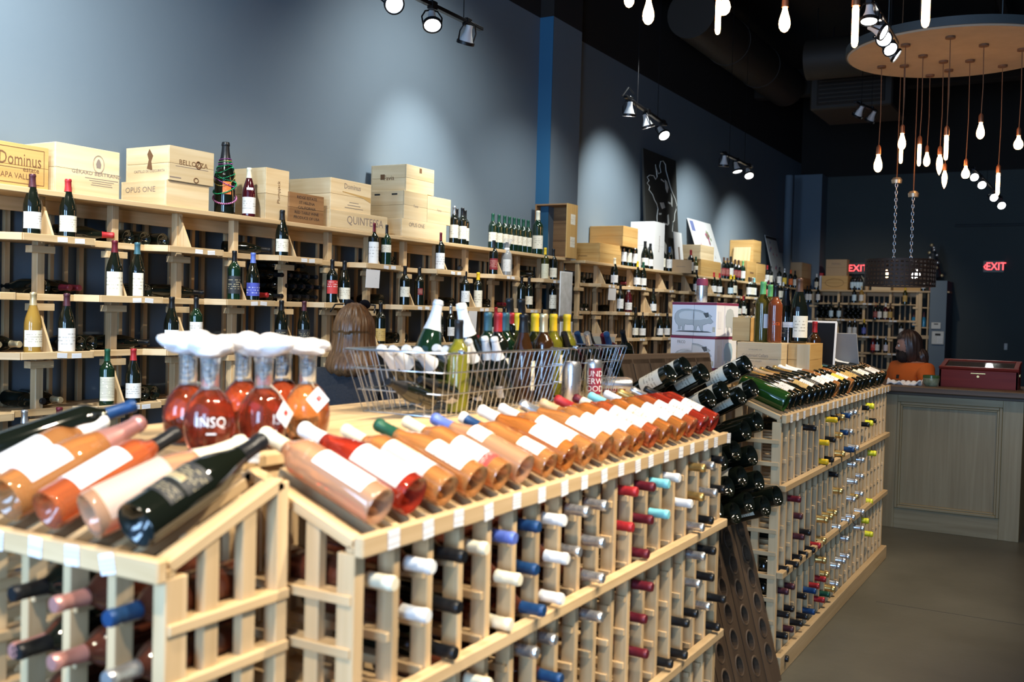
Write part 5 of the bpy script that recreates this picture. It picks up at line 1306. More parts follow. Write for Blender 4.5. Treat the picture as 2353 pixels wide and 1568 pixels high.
p = at(1362, 918, z=TOPZ)
can('silver can with red lettered panel standing in front of the second basket', (p.x, p.y, TOPZ), Euler((0, 0, rad(38))))
p = at(1412, 905, z=TOPZ)
can('silver can with red panel lying beside the standing can', (p.x - .07, p.y - .03, TOPZ + .0335), Euler((rad(90), rad(25), rad(120))))
p = at(1322, 905, z=TOPZ)
can('silver can turned away beside the end of the long basket', (-1.565, 3.155, TOPZ), Euler((0, 0, rad(200))))

# ------------------------------------------------------------------ the riddling board and its bottles
B0, B1 = Vector((-1.29, 3.72, 0)), Vector((-1.12, 4.41, 0))
T0, T1 = Vector((-1.72, 3.74, 1.41)), Vector((-1.555, 4.43, 1.41))
U = (B1 - B0).normalized(); Vv = ((T0 + T1) / 2 - (B0 + B1) / 2); BH = Vv.length; Vv.normalize()
Nn = U.cross(Vv).normalized()
BW = (B1 - B0).length
RM = Matrix((U, -Nn, Vv)).transposed()        # local x along the board, local -y out of it, local z up it
pb = thing('riddling_board', 'dark oak riddling board of holed planks leaning between the two racks', 'bottle rack', (B0 + B1) / 2, RM)
NP = 6
pw = BW / NP
put('top_beam', box(BW + .02, .06, .05, .006), DARKWOOD['x'], pb, (0, .03, BH - .02))
for s in (-1, 1): put('rear_leg', box(.05, .04, BH * .98, .003), DARKWOOD['z'], pb, (s * BW * .44, .34, BH * .46), Euler((rad(32), 0, 0)))
rim = lathe('holerim', [(.0255, -.004), (.0255, .0012), (.029, .0030), (.033, .0)], 18, closed=False)
NR = 12
HZ = [.10 + k * .108 for k in range(NR)]
def bored_plank(w, th, h, centres, rx, rz):
    """a plank with oval holes bored right through it; local x across, y back, z up from its foot"""
    cuts = [0] + [(a + b) / 2 for a, b in zip(centres, centres[1:])] + [h]
    v, f = [], []
    for c, z0, z1 in zip(centres, cuts, cuts[1:]):
        corners = [math.atan2(z - c, x) % (2 * PI) for x in (-w / 2, w / 2) for z in (z0, z1)]
        ang = sorted([2 * PI * k / 14 + .01 for k in range(14)] + corners)
        n = len(ang); o = len(v)
        for y in (0, th):
            for a in ang:
                ca_, sa = math.cos(a), math.sin(a)
                t_ = min((w / 2) / abs(ca_) if abs(ca_) > 1e-9 else 9, ((z1 - c) / sa if sa > 0 else (z0 - c) / sa) if abs(sa) > 1e-9 else 9)
                v.append((ca_ * t_, y, c + sa * t_))
            for a in ang: v.append((rx * math.cos(a), y, c + rz * math.sin(a)))
        for k in range(n):
            k2 = (k + 1) % n
            f.append((o + k, o + k2, o + n + k2, o + n + k))                                   # face
            f.append((o + 2 * n + k2, o + 2 * n + k, o + 3 * n + k, o + 3 * n + k2))           # back
            f.append((o + n + k, o + n + k2, o + 3 * n + k2, o + 3 * n + k))                   # bore
            P_, Q_ = v[o + k], v[o + k2]
            if abs(abs(P_[0]) - w / 2) < 1e-6 and abs(P_[0] - Q_[0]) < 1e-6: f.append((o + k, o + 2 * n + k, o + 2 * n + k2, o + k2))
    me = from_py('bored_plank', v, f)
    bm = bmesh.new(); bm.from_mesh(me); bmesh.ops.remove_doubles(bm, verts=bm.verts, dist=1e-5); bmesh.ops.recalc_face_normals(bm, faces=bm.faces); bm.to_mesh(me); bm.free()
    return me
PLK = [bored_plank(pw - .005, .045, BH - .02, [z + d_ for z in HZ], .024, .037) for d_ in (0, .03)]
for i in range(NP):
    pk = put('plank', PLK[i % 2], DARKWOOD['z'], pb, (-BW / 2 + pw * (i + .5), 0, 0))
    for k in range(NR):
        put('hole_rim', rim, DARKWOOD['z'], pk, (0, -.0002, HZ[k] + (i % 2) * .03), Euler((PI / 2, 0, 0))).scale = (.95, 1.45, 1)
rows = {6: [1, 1, 1, 1, 1, 1], 7: [1, 1, 1, 1, 1, 0], 8: [1, 1, 1, 1, 1, 0], 9: [1, 1, 1, 0, 1, 1], 10: [1, 0, 1, 1, 1, 1], 11: [1, 1, 1, 0, 1, 1]}
for k, cols in rows.items():
    for i, on in enumerate(cols):
        if not on: continue
        x = -BW / 2 + pw * (i + .5)
        P0 = (B0 + B1) / 2 + U * x + Vv * (HZ[k] + (i % 2) * .03)
        up = .50 if k >= 10 else .34
        d = (Vector((Nn.x, Nn.y, 0)).normalized() * math.cos(up) + Vector((0, 0, 1)) * math.sin(up) + U * (.10 if k >= 10 else .03)).normalized()
        base = P0 + d * (.255 if k >= 10 else .24)
        kind = 'champagne' if k < 10 else 'burgundy'
        lab = 'cream' if (k >= 10 or (k + i) % 5 == 0) else None
        desc = 'bottle with cream label' if lab else 'dark bottle without label'
        bottle('%s in the riddling board, %s row down, %s from near end' % (desc, ORD[12 - k], ORD[i + 1]), kind, G_BLACK, 'black', lab, base, lying(-d, rad(-55)), 'bottles in the riddling board', (.035, .13) if k >= 10 else None, 70, True)

# ------------------------------------------------------------------ pig cartons
M_CARTON = plain('white_carton', (.80, .81, .82), .55); M_MAROON = plain('maroon_print', (.22, .03, .07), .6)
PIG = plain('pig_engraving_grey', (.47, .51, .50), .8); PIGLINE = plain('pig_engraving_line', (.10, .11, .11), .8); PIGLIGHT = plain('pig_engraving_light', (.66, .69, .68), .8)
pig_body = [(.02, .52), (.03, .66), (.09, .77), (.20, .83), (.36, .84), (.52, .82), (.66, .80), (.76, .74), (.82, .69), (.90, .66), (.95, .61), (.90, .57), (.93, .52), (.98, .44), (.93, .38), (.85, .39), (.78, .35), (.73, .33), (.72, .22), (.74, .14), (.69, .14), (.66, .24), (.62, .33), (.58, .27), (.57, .16), (.52, .16), (.52, .28), (.48, .34), (.34, .33), (.29, .35), (.27, .26), (.27, .15), (.22, .15), (.22, .26), (.18, .30), (.17, .17), (.12, .17), (.12, .30), (.06, .38)]
def clip(poly, c, keep_left):
    out = []
    for i in range(len(poly)):
        a, b = poly[i], poly[(i + 1) % len(poly)]
        ia, ib = (a[0] <= c) == keep_left or a[0] == c, (b[0] <= c) == keep_left or b[0] == c
        if ia: out.append(a)
        if ia != ib:
            q = (c - a[0]) / (b[0] - a[0]); out.append((c, a[1] + (b[1] - a[1]) * q))
    return out
CW, CD, CH = .157, .23, .198
def carton(label, loc, rotz, part, logo=False, blue=False):
    t = thing('wine_carton', label, 'box', loc, Euler((0, 0, rotz)), 'stacked pig cartons')
    put('carton_body', box(CW - .002, CD, CH - .002, .002), M_CARTON, t, (0, CD / 2, CH / 2))
    for z in (CH - .009, ) + ((.008,) if part.endswith('low') else ()):
        put('maroon_band', box(CW - .001, CD + .001, .015, 0), M_MAROON, t, (0, CD / 2, z))
    s = 1 if 'left' in part else -1
    full = .285
    poly = clip(pig_body, .5, s > 0)
    sc, oz = (full, .0) if not logo else (full * .92, -.035)
    pts = [((x - .5) * sc + s * CW / 2, z * CH * .92 + .004 + oz * .5) for x, z in poly]
    if logo: pts = [(x, z * .8) for x, z in pts]
    g = prism('pig_print', pts, .0005, PIG, t, (0, -.0004, 0))
    tube('pig_outline', [(x, -.0009, z) for x, z in pts], .0007, PIGLINE, g, 4, True)
    sh = [(x, z) for x, z in pts if z > CH * .3]
    if len(sh) > 3: prism('pig_highlight', [(x * .8 + s * .02, .55 * z + CH * .30) for x, z in sh], .0005, PIGLIGHT, g, (0, -.0006, 0))
    prism('pig_ground', [(s * CW / 2, .020), (s * CW / 2 - s * .13, .022), (s * CW / 2 - s * .10, .028), (s * CW / 2, .030)], .0005, PIGLINE, g, (0, -.0005, 0))
    if s < 0:
        ex, ez = (.80 - .5) * sc - CW / 2, CH * .6 * (.85 if logo else 1)
        prism('pig_ear', [(ex - .02, ez + .015), (ex + .015, ez + .02), (ex + .02, ez - .005), (ex + .0, ez - .012)], .0005, PIGLINE, g, (0, -.0008, 0))
        put('bar_code', box(.018, .0005, .030, 0), LAB['print'], t, (CW / 2 - .016, -.0005, .04))
    if logo: text('FRICO', .026, INK_GREY, t, (0, -.0006, CH * .80), (PI / 2, 0, 0), .8)
    # pig seen from behind on the end face
    if s < 0:
        e = prism('pig_print', [(.03, .05), (.025, .12), (.04, .155), (.07, .165), (.10, .155), (.115, .12), (.112, .07), (.10, .06), (.098, .025), (.088, .025), (.085, .055), (.06, .055), (.055, .025), (.045, .025), (.042, .06)], .0005, PIG if not blue else plain('pig_print_blue', (.36, .52, .62), .8), t, (CW / 2 + .0004, .07, 0), Euler((0, 0, PI / 2)))
        put('end_flap_line', box(.0005, .003, CH - .03, 0), plain('lilac_print', (.62, .60, .72), .7), t, (CW / 2 + .0003, .085, CH / 2))
        put('small_print_column', box(.0005, .03, .1, 0), LAB['plain'], t, (CW / 2 + .0003, .035, CH * .48))
    return t
ca = -rad(15)
cx = Vector((math.cos(ca), math.sin(ca), 0))
Cc = Vector((-1.885, 5.66, TOPZ))
for lv, nm in ((0, 'low'), (1, 'up')):
    for s, side in ((0, 'right'), (1, 'left')):
        loc = Cc - cx * (CW / 2 + s * CW) + Vector((0, 0, lv * CH)) - (cx * .005 if lv == 0 else Vector((0, 0, 0)))
        carton('white carton with engraved pig, %s one of the %s pair' % (side, ('lower', 'upper')[lv]), loc, ca, side + '_' + nm, lv == 0 and s == 1, lv == 0)
pcan = Cc - cx * .16 + Vector((.02, .08, 2 * CH + .0))
t = thing('drinks_can', 'silver can with maroon top on the pig cartons', 'can', pcan)
put('can_body', lathe('canbody', can_p, 28, sharp=35), M_CAN, t); put('maroon_band', lathe('canband', [(.0331, .1), (.0335, .1), (.0335, .128), (.0300, .1405)], 24, closed=False), M_MAROON, t)
# kraft sheet standing behind the second basket
o = thing('kraft_board', 'sheet of kraft cardboard standing behind the second wire basket', 'box', (-2.20, 4.62, TOPZ), Euler((rad(-8), 0, rad(12))))
put('board', box(.26, .006, .20, .001), KRAFT, o, (0, 0, .10)); put('fold', box(.26, .006, .05, .001), KRAFT, o, (0, .02, .205), Euler((rad(-60), 0, 0)))

# crates and big bottles on the second island
def isl(px, y, z0=TOPZ): return at(px, 850, y=y).x
yC = 5.48
x0, x1 = isl(1692, yC), isl(1794, yC)
hC = at(1750, 788, y=yC).z - TOPZ
t = crate('pale wooden case with engraved winery name carrying the large bottles', ((x0 + x1) / 2, yC, TOPZ), x1 - x0, .30, hC, CRATE, 0)
text('Cakebread Cellars', .024, INK_GREY, t, (-.02, -.0008, hC * .60), (PI / 2, 0, 0), .8); text('ESTABLISHED 1973', .009, INK_GREY, t, (-.02, -.0008, hC * .78), (PI / 2, 0, 0)); text('NAPA VALLEY', .012, INK_GREY, t, (-.02, -.0008, hC * .42), (PI / 2, 0, 0))
ring_print(t, .006, .012, -.02, hC * .22, INK_GREY); put('printed_line', box(.05, .0005, .003, 0), INK_GREY, t, (.08, -.0006, hC * .5))
x2, x3 = x1 + .004, isl(1860, 5.60)
hC2 = at(1830, 790, y=5.60).z - TOPZ
t2 = crate('golden wooden case right of the engraved pale case', ((x2 + x3) / 2, 5.60, TOPZ), x3 - x2, .30, hC2, GOLDCRATE, 0)
put('pale_end_panel', box(.07, .003, hC2 * .96, .0005), CRATE['z'], t2, ((x3 - x2) / 2 - .036, -.001, hC2 / 2))
bz = TOPZ + hC + .002
crate('small upright wooden case behind the green capped magnum', (isl(1707, yC + .2), yC + .14, bz), .10, .12, at(1700, 730, y=yC + .14).z - bz, GOLDCRATE, 0)
def big(px, y, z, kind, glass, cap, lab, desc, top, lz=None, half=60, face=-62, extra=None):
    x = at(px, 780, y=y).x; hh_ = at(px, top, y=y).z - z
    return bottle(desc, kind, glass, cap, lab, (x, y, z), upright(face), None, lz, half, True, hh_ / HGT[kind], extra)
def flame(t):
    put('round_label', lathe('roundlab', [(.0380, .07), (.0384, .072), (.0384, .138), (.0380, .14)], 12, rad(-2), rad(62)), LAB['plain'], t)
big(1750, yC + .10, bz, 'bordeaux', G_OLIVEBIG, 'bright', None, 'olive magnum with bright green capsule on the engraved case', 648, None, 60, -62, flame)
big(1767, yC + .24, bz, 'bordeaux', G_OLIVEBIG, 'bright', None, 'second green capped bottle half hidden behind the first magnum', 655)
def sca(t): text('Sca', .03, CAP['orange'], t, (.0380, .0, .10), (PI / 2, 0, PI / 2), 1.0, wrap=(.038, None))
big(1779, yC + .08, bz, 'bordeaux', G_BROWNROSE, 'black', None, 'rosé magnum with black capsule and orange red lettering', 655, None, 60, -62, sca)
bz2 = TOPZ + hC2 + .002
big(1803, 5.72, bz2, 'champagne', G_BLACK, 'black', 'dark', 'black sparkling bottle with wire patterned neck between the magnums', 662, (.03, .12))
big(1833, 5.70, bz2, 'burgundy', G_BLACK, 'brown', 'cream', 'large black burgundy bottle with cream label at the right of the crates', 640, (.025, .125), 60, -50)
ts = put('small_sign', box(.06, .003, .03, 0), CARD, None, (at(1812, 745, y=5.66).x, 5.655, bz2 + .10)); tag(ts, 'small white card fixed in front of the black sparkling bottle', 'sign')
put('card_stem', box(.006, .003, .085, 0), CARD, ts, (0, .004, -.0575))
xr = at(1869, 850, y=5.95).x
bottle('red capped bottle with colourful label beside the dark sign board', 'bordeaux', G_BROWN, 'red', 'gold', (xr, 5.95, TOPZ), upright(-60), None, (.03, .14))
o = thing('sign_board', 'black sign board with white edge standing on the island table', 'sign', (at(1879, 840, y=6.35).x, 6.35, TOPZ), Euler((rad(-6), 0, rad(-4))))
put('board', box(.19, .012, .30, .002), BLACKMETAL, o, (0, 0, .15)); put('white_edge', box(.20, .008, .012, .001), WHITE, o, (0, -.003, .300)); put('white_edge', box(.012, .008, .30, .001), WHITE, o, (.097, -.003, .15))
o = thing('laptop', 'grey laptop lid seen from behind at the end of the island', 'laptop', (at(1925, 840, y=6.80).x, 6.80, TOPZ), Euler((0, 0, rad(-8))))
M_LAP = plain('grey_plastic', (.30, .30, .30), .5)
put('lid', box(.26, .010, .24, .004), M_LAP, o, (0, 0, .115), Euler((rad(18), 0, 0))); put('keyboard_base', box(.26, .19, .016, .003), M_LAP, o, (0, .11, .008))

# sparkling wines on the second sloped display
CHC = ['palegold', 'black', 'black', 'gold', 'tan', 'gold', 'black', 'gold', 'white', 'white', 'white', 'cream', 'white', 'lime', 'teal', 'black', 'gold', 'black', 'black', 'white', 'black', 'black']
CHL = [None, 'white', 'white', None, 'gold', 'white', 'dark', 'white', 'white', 'sky', 'white', 'yellow', 'white', 'gold', 'gold', 'dark', 'cream', 'white', 'dark', 'white', 'white', 'dark']
for i in range(22):
    g = G_GREEN if i == 0 else (ROSE[1] if i in (9, 12) else G_BLACK)
    if i == 0: g = plain('green_sparkling_glass', (.02, .075, .012), .05, 0, .6, .25, 1.45, .3)
    slope_bottle('%s capped sparkling bottle on second sloped display, %s from near end' % (CAPWORD[CHC[i]], ORD[i + 1]), -1.17, 4.47 + (i + .5) * P3, 'champagne', g, CHC[i], CHL[i], .004 + random.uniform(0, .012), random.uniform(-.1, .3), 1.0 if i else 1.06, (.035, .105))
# ------------------------------------------------------------------ sales counter
CY, CTZ = 8.19, 1.095
ct = thing('sales_counter', 'taupe panelled wooden sales counter with dark top at the right', 'counter', (-1.35, CY, 0))
XL, XRr = -.95, .94
cw = COUNTERWOOD
board('body', XL, XRr, .03, .68, .0, CTZ - .045, cw['x'], ct, .004)
put('counter_top', box(XRr - XL + .14, .84, .045, .006), DARKWOOD['x'], ct, ((XL + XRr) / 2, .33, CTZ - .0225))
put('top_moulding', box(XRr - XL + .04, .03, .03, .006), DARKWOOD['x'], ct, ((XL + XRr) / 2, .012, CTZ - .06))
def counter_panel(xa, xb):
    za, zb = .165, 1.005
    ra = at(2058, 1060, y=CY).x + 1.35; rb = at(2300, 1060, y=CY).x + 1.35
    if xb is None: xa, xb = ra, rb
    return xa, xb, za, zb
pa, pbx, za, zb = counter_panel(None, None)
za = at(2180, 1180, y=CY).z; zb = at(2180, 930, y=CY).z
xs = [XL, XL + .10, pa - .10, pa, pbx, XRr]
board('stile', xs[2], xs[3], .0, .032, 0, CTZ - .045, cw['z'], ct, .002)
board('stile', xs[4], xs[5], .0, .032, 0, CTZ - .045, cw['z'], ct, .002)
board('stile', XL, XL + .1, .0, .032, 0, CTZ - .045, cw['z'], ct, .002)
for xa, xb in ((pa, pbx), (XL + .1, pa - .1)):
    board('rail', xa, xb, .0, .032, 0, za, cw['x'], ct, .002); board('rail', xa, xb, .0, .032, zb, CTZ - .045, cw['x'], ct, .002)
    for i, (o, d, z_) in enumerate(((.0, -.012, .022), (.022, -.004, .014))):
        for sx in (0, 1):
            x = xa + o if sx == 0 else xb - o - z_
            board('panel_moulding', x, x + z_, d, .03, za + o, zb - o, cw['z'], ct, .004)
        for sz in (0, 1):
            z = za + o if sz == 0 else zb - o - z_
            board('panel_moulding', xa + o + z_, xb - o - z_, d, .03, z, z + z_, cw['x'], ct, .004)
    board('panel', xa + .02, xb - .02, .018, .032, za + .02, zb - .02, cw['z'], ct, .0)
# glass topped mahogany humidor
hx0 = at(2157, 880, y=8.34).x; hx1 = at(2339, 888, y=8.34).x
hw = hx1 - hx0
hb_ = thing('humidor_box', 'glass topped mahogany cigar box on the sales counter', 'box', ((hx0 + hx1) / 2, 8.34, CTZ))
hh_ = at(2158, 848, y=8.34).z - CTZ
HD = .34
board('front_wall', -hw / 2, hw / 2, 0, .014, 0, hh_, MAHOG['x'], hb_); board('back_wall', -hw / 2, hw / 2, HD - .014, HD, 0, hh_ + .05, MAHOG['x'], hb_)
for s in (-1, 1): prism('side_wall', [(0, 0), (HD, 0), (HD, hh_ + .05), (0, hh_)], .014, MAHOG['y'], hb_, (s * (hw / 2 - .007), 0, 0), Euler((0, 0, PI / 2)))
board('floor_board', -hw / 2 + .014, hw / 2 - .014, .014, HD - .014, .004, .014, MAHOG['x'], hb_)
la = math.atan2(.05, HD)
lid = thing  # the lid frame lies on the slope
for nm, sx, sy, x, y in (('lid_frame', hw + .008, .035, 0, .0175), ('lid_frame', hw + .008, .035, 0, HD - .0175), ('lid_frame', .035, HD - .07, -hw / 2 + .0175, HD / 2), ('lid_frame', .035, HD - .07, hw / 2 - .0175, HD / 2)):
    put(nm, box(sx, sy, .020, .003), MAHOG['x'], hb_, (x, y, hh_ + .012 + y * math.tan(la)), Euler((la, 0, 0)))
M_LIDGLASS = plain('clear_lid_glass', (.9, .92, .92), .02, 0, .5, .95, 1.2)
put('lid_glass', box(hw - .066, HD - .07, .004, 0), M_LIDGLASS, hb_, (0, HD / 2, hh_ + .012 + HD / 2 * math.tan(la)), Euler((la, 0, 0)))
for i in range(5):
    put('divider', box(.006, HD - .04, .05, 0), CRATE['y'], hb_, (-hw / 2 + hw / 6 * (i + 1), HD / 2, .04))
M_CIGAR = plain('cigar_brown', (.16, .075, .03), .7)
for i in range(6):
    put('cigar_tray', box(hw / 6 - .012, HD - .06, .03, .002), M_CIGAR, hb_, (-hw / 2 + hw / 6 * (i + .5), HD / 2, .035))
    if i in (2, 3, 5): put('price_card', box(.055, .002, .04, 0), CARD, hb_, (-hw / 2 + hw / 6 * (i + .5), HD * .55, .085), Euler((rad(-50), 0, 0)))
BRASS = plain('brass', (.70, .50, .20), .25, .9)
put('brass_plate', box(.10, .002, .006, 0), BRASS, hb_, (0, -.001, hh_ - .022)); put('lock', cyl(.009, .004, 16), BRASS, hb_, (0, -.002, hh_ - .045), Euler((PI / 2, 0, 0)))
put('side_handle', box(.006, .06, .02, .002), BRASS, hb_, (hw / 2 + .003, .17, hh_ - .03))
# cloth and cup
tw = at(2078, 872, y=8.30)
o = thing('folded_cloth', 'crumpled white cloth on the sales counter in front of the man', 'cloth', (tw.x, 8.32, CTZ))
bm = bmesh.new(); bmesh.ops.create_grid(bm, x_segments=26, y_segments=14, size=1)
for v in bm.verts:
    x, y = v.co.x, v.co.y
    v.co = Vector((x * .125, y * .06, .012 + .012 * math.sin(5 * x + 3 * y) + .010 * math.sin(11 * x - 4 * y) + .014 * abs(x) ** 3))
bmesh.ops.solidify(bm, geom=bm.faces[:], thickness=.012)
me = bpy.data.meshes.new('cloth'); bm.to_mesh(me); bm.free(); me.polygons.foreach_set('use_smooth', [True] * len(me.polygons))
put('cloth', me, WHITE, o)
cx_ = at(2140, 870, y=8.30).x
o = thing('ceramic_cup', 'green glazed ceramic bowl cup beside the mahogany box', 'cup', (cx_, 8.30, CTZ))
put('glazed_bowl', lathe('cupbowl', [(.0, .002), (.040, .0), (.054, .015), (.060, .05), (.058, .082), (.053, .082), (.054, .05), (.048, .02), (.0, .012)], 26, closed=False), mottled('green_glaze', (.10, .14, .07), (.38, .40, .27), 26, .25, .001), o)
put('rim_glaze', lathe('cuprim', [(.0585, .062), (.0606, .064), (.0600, .083), (.0520, .084), (.0525, .078)], 26, closed=False), plain('dark_green_glaze', (.06, .12, .04), .2), o)

# wall fittings at the far end
EXITP = at(2283.5, 613, y=YB - .04)
o = thing('exit_sign', 'exit sign with red lit letters and arrow on the dark back wall', 'sign', (EXITP.x, YB - .04, EXITP.z))
put('sign_box', box(.33, .06, .20, .008), plain('grey_sign_plastic', (.27, .27, .23), .5), o)
text('EXIT', .185, RED_EMIT, o, (.035, -.0315, -.002), (PI / 2, 0, 0), .82)
tube('arrow', [(-.118, -.032, .035), (-.150, -.032, -.005), (-.118, -.032, -.045)], .008, RED_EMIT, o, 6)
PLAS = plain('off_white_plastic', (.62, .62, .58), .5)
def wallbox(px, py, w, h, label, keys):
    p = at(px, py, y=18.34)
    o = thing('wall_keypad' if keys else 'thermostat', label, 'keypad' if keys else 'thermostat', (p.x, 18.335, p.z))
    put('housing', box(w, .03, h, .006), PLAS, o)
    put('display', box(w * .45, .004, h * .16, 0), INK_BLACK, o, (0, -.016, h * .26))
    if keys:
        for i in range(3):
            for j in range(4): put('key', box(w * .12, .006, h * .08, .001), WHITE, o, (w * (.02 + .16 * i), -.017, h * (.05 - .13 * j)))
wallbox(2151, 749, .15, .11, 'small white thermostat on the grey partition at the far rack', False)
wallbox(2155, 777, .19, .22, 'white alarm keypad below the thermostat on the grey partition', True)
p = at(2311, 797, y=YB - .012)
o = thing('light_switch', 'tiny pale light switch on the dark back wall', 'switch', (p.x, YB - .008, p.z)); put('plate', box(.05, .012, .11, .003), PLAS, o); put('toggle', box(.012, .014, .03, .002), WHITE, o, (0, -.01, 0))

# ------------------------------------------------------------------ people
def skin(points, edges, root=0, levels=2):
    me = bpy.data.meshes.new('body'); me.from_pydata([p[:3] for p in points], edges, []); me.update()
    o = bpy.data.objects.new('tmp', me); COL.objects.link(o)
    m = o.modifiers.new('skin', 'SKIN'); m.use_smooth_shade = True
    for i, p in enumerate(points):
        r = p[3]; me.skin_vertices[0].data[i].radius = (r, r) if not isinstance(r, tuple) else r
        me.skin_vertices[0].data[i].use_root = (i == root)
    s = o.modifiers.new('sub', 'SUBSURF'); s.levels = levels; s.render_levels = levels
    dg = bpy.context.evaluated_depsgraph_get()
    out = bpy.data.meshes.new_from_object(o.evaluated_get(dg))
    bpy.data.objects.remove(o); bpy.data.meshes.remove(me)
    out.polygons.foreach_set('use_smooth', [True] * len(out.polygons))
    return out
def fuse(meshes, voxel):
    bm = bmesh.new()
    for m, mat in meshes:
        q = m.copy(); q.transform(mat); bm.from_mesh(q); bpy.data.meshes.remove(q)
    me = bpy.data.meshes.new('body'); bm.to_mesh(me); bm.free()
    o = bpy.data.objects.new('tmp', me); COL.objects.link(o)
    r = o.modifiers.new('r', 'REMESH'); r.mode = 'VOXEL'; r.voxel_size = voxel; r.use_smooth_shade = True
    s = o.modifiers.new('s', 'SMOOTH'); s.iterations = 2; s.factor = .5
    dg = bpy.context.evaluated_depsgraph_get()
    out = bpy.data.meshes.new_from_object(o.evaluated_get(dg))
    bpy.data.objects.remove(o)
    out.polygons.foreach_set('use_smooth', [True] * len(out.polygons))
    return out
def head_mesh():
    """head facing local -y, centred between the ears"""
    bm = bmesh.new(); bmesh.ops.create_icosphere(bm, subdivisions=5, radius=1)
    def bump(d, c, w, h):
        c = Vector(c).normalized(); a = d.angle(c); return h * math.exp(-(a / w) ** 2)
    for v in bm.verts:
        d = v.co.normalized()
        k = 1.0
        k += bump(d, (0, -1, -.12), .13, .24) + bump(d, (0, -1, .02), .10, .10)          # nose
        k += bump(d, (.28, -1, .22), .16, .05) + bump(d, (-.28, -1, .22), .16, .05)      # brow
        k -= bump(d, (.30, -1, .06), .13, .07) + bump(d, (-.30, -1, .06), .13, .07)      # eye sockets
        k += bump(d, (.45, -.9, -.25), .22, .04) + bump(d, (-.45, -.9, -.25), .22, .04)  # cheeks
        k += bump(d, (0, -1, -.42), .14, .06)                                            # lips
        k += bump(d, (0, -.85, -.85), .25, .10)                                          # chin
        k += bump(d, (0, 1, .15), .7, .06)
        s = 1.0 - .22 * max(0, -d.z) ** 1.5
        v.co = Vector((d.x * .074 * k * s, d.y * .092 * k * (1 - .1 * max(0, -d.z)), d.z * .118 * k))
    me = bpy.data.meshes.new('head'); bm.to_mesh(me); bm.free(); return me
def ear_mesh():
    bm = bmesh.new(); bmesh.ops.create_uvsphere(bm, u_segments=14, v_segments=10, radius=1)
    for v in bm.verts: v.co = Vector((v.co.x * .010, v.co.y * .019, v.co.z * .032))
    me = bpy.data.meshes.new('ear'); bm.to_mesh(me); bm.free(); return me
def hand_pts(P, E, wrist, fwd, side, down):
    """palm and five fingers grown from a wrist point"""
    wi = len(P) - 1 if wrist is None else wrist
    w = Vector(P[wi][:3])
    P.append((*(w + fwd * .045), (.036, .018))); pi_ = len(P) - 1; E.append((wi, pi_))
    for k, (off, ln) in enumerate(((-.030, .066), (-.010, .076), (.010, .072), (.029, .056))):
        a = w + fwd * .075 + side * off
        b = a + fwd * ln * .5 - down * -.008; c = b + fwd * ln * .4 + down * .02
        i0 = len(P)
        P += [(*a, .011), (*b, .0095), (*c, .0080)]
        E += [(pi_, i0), (i0, i0 + 1), (i0 + 1, i0 + 2)]
    a = w + fwd * .03 - side * .036; b = a + fwd * .032 - side * .014 + down * .01
    i0 = len(P); P += [(*a, .013), (*b, .010)]; E += [(pi_, i0), (i0, i0 + 1)]
SKIN = plain('skin', (.46, .24, .165), .5, bump=.03); EYEW = plain('eye_white', (.7, .7, .68), .2); LIP = plain('lips', (.30, .10, .08), .45)
def hair_mat(name, c0, c1):
    return wood(name, 'z', c0, c1, .38, 3.0, .8, .0)
# ---- the man behind the counter
mp_ = dist(2093, 870, 9.15)
man = thing('person', 'long haired bearded man in orange t-shirt sitting behind the counter', 'person', (mp_.x, mp_.y, 0), Euler((0, 0, rad(-40))))
P = [(0, .02, .68, .150), (0, .02, .82, .150), (0, .0, 1.02, .165), (0, .0, 1.145, .150), (0, -.01, 1.225, .062), (0, -.03, 1.27, .056)]
E = [(0, 1), (1, 2), (2, 3), (3, 4), (4, 5)]
for s in (-1, 1):
    i = len(P)
    P += [(s * .165, .0, 1.160, .068), (s * .240, -.02, .96, .050), (s * .20, -.17, .87, .042), (s * .13, -.30, .90, .030)]
    E += [(3, i), (i, i + 1), (i + 1, i + 2), (i + 2, i + 3)]
    hand_pts(P, E, i + 3, Vector((-s * .6, -.8, .05)).normalized(), Vector((.8, -s * .6, 0)).normalized() * s, Vector((0, 0, -1)))
    j = len(P)
    P += [(s * .09, -.02, .66, .095), (s * .14, -.42, .64, .066), (s * .13, -.44, .34, .052), (s * .13, -.42, .07, .036), (s * .14, -.56, .035, .034)]
    E += [(0, j), (j, j + 1), (j + 1, j + 2), (j + 2, j + 3), (j + 3, j + 4)]
bodym = skin(P, E, 0, 1)
HC = Vector((0, -.045, 1.372))
HR = Matrix.Translation(HC) @ Matrix.Rotation(rad(-34), 4, 'Z') @ Matrix.Rotation(rad(10), 4, 'X')
em = ear_mesh()
put('body', fuse([(bodym, Matrix.Identity(4)), (head_mesh(), HR)] + [(em, HR @ Matrix.Translation((s * .076, .012, -.005))) for s in (-1, 1)], .007), SKIN, man)
TS = plain('orange_cotton', (.72, .145, .018), .85, bump=.2, bscale=120); JEANS = plain('blue_denim', (.05, .07, .13), .85)
P = [(0, .02, .70, .165), (0, .02, .84, .170), (0, .0, 1.02, .180), (0, .0, 1.145, .165), (0, -.005, 1.210, .085)]
E = [(0, 1), (1, 2), (2, 3), (3, 4)]
for s in (-1, 1):
    i = len(P); P += [(s * .172, .0, 1.155, .090), (s * .243, -.02, .99, .076)]; E += [(3, i), (i, i + 1)]
put('t_shirt', skin(P, E, 0, 2), TS, man)
put('shirt_print', box(.035, .002, .035, 0), INK_BLACK, man, (.03, -.176, 1.09), Euler((rad(-10), 0, 0)))
P = [(0, .03, .69, .155)]; E = []
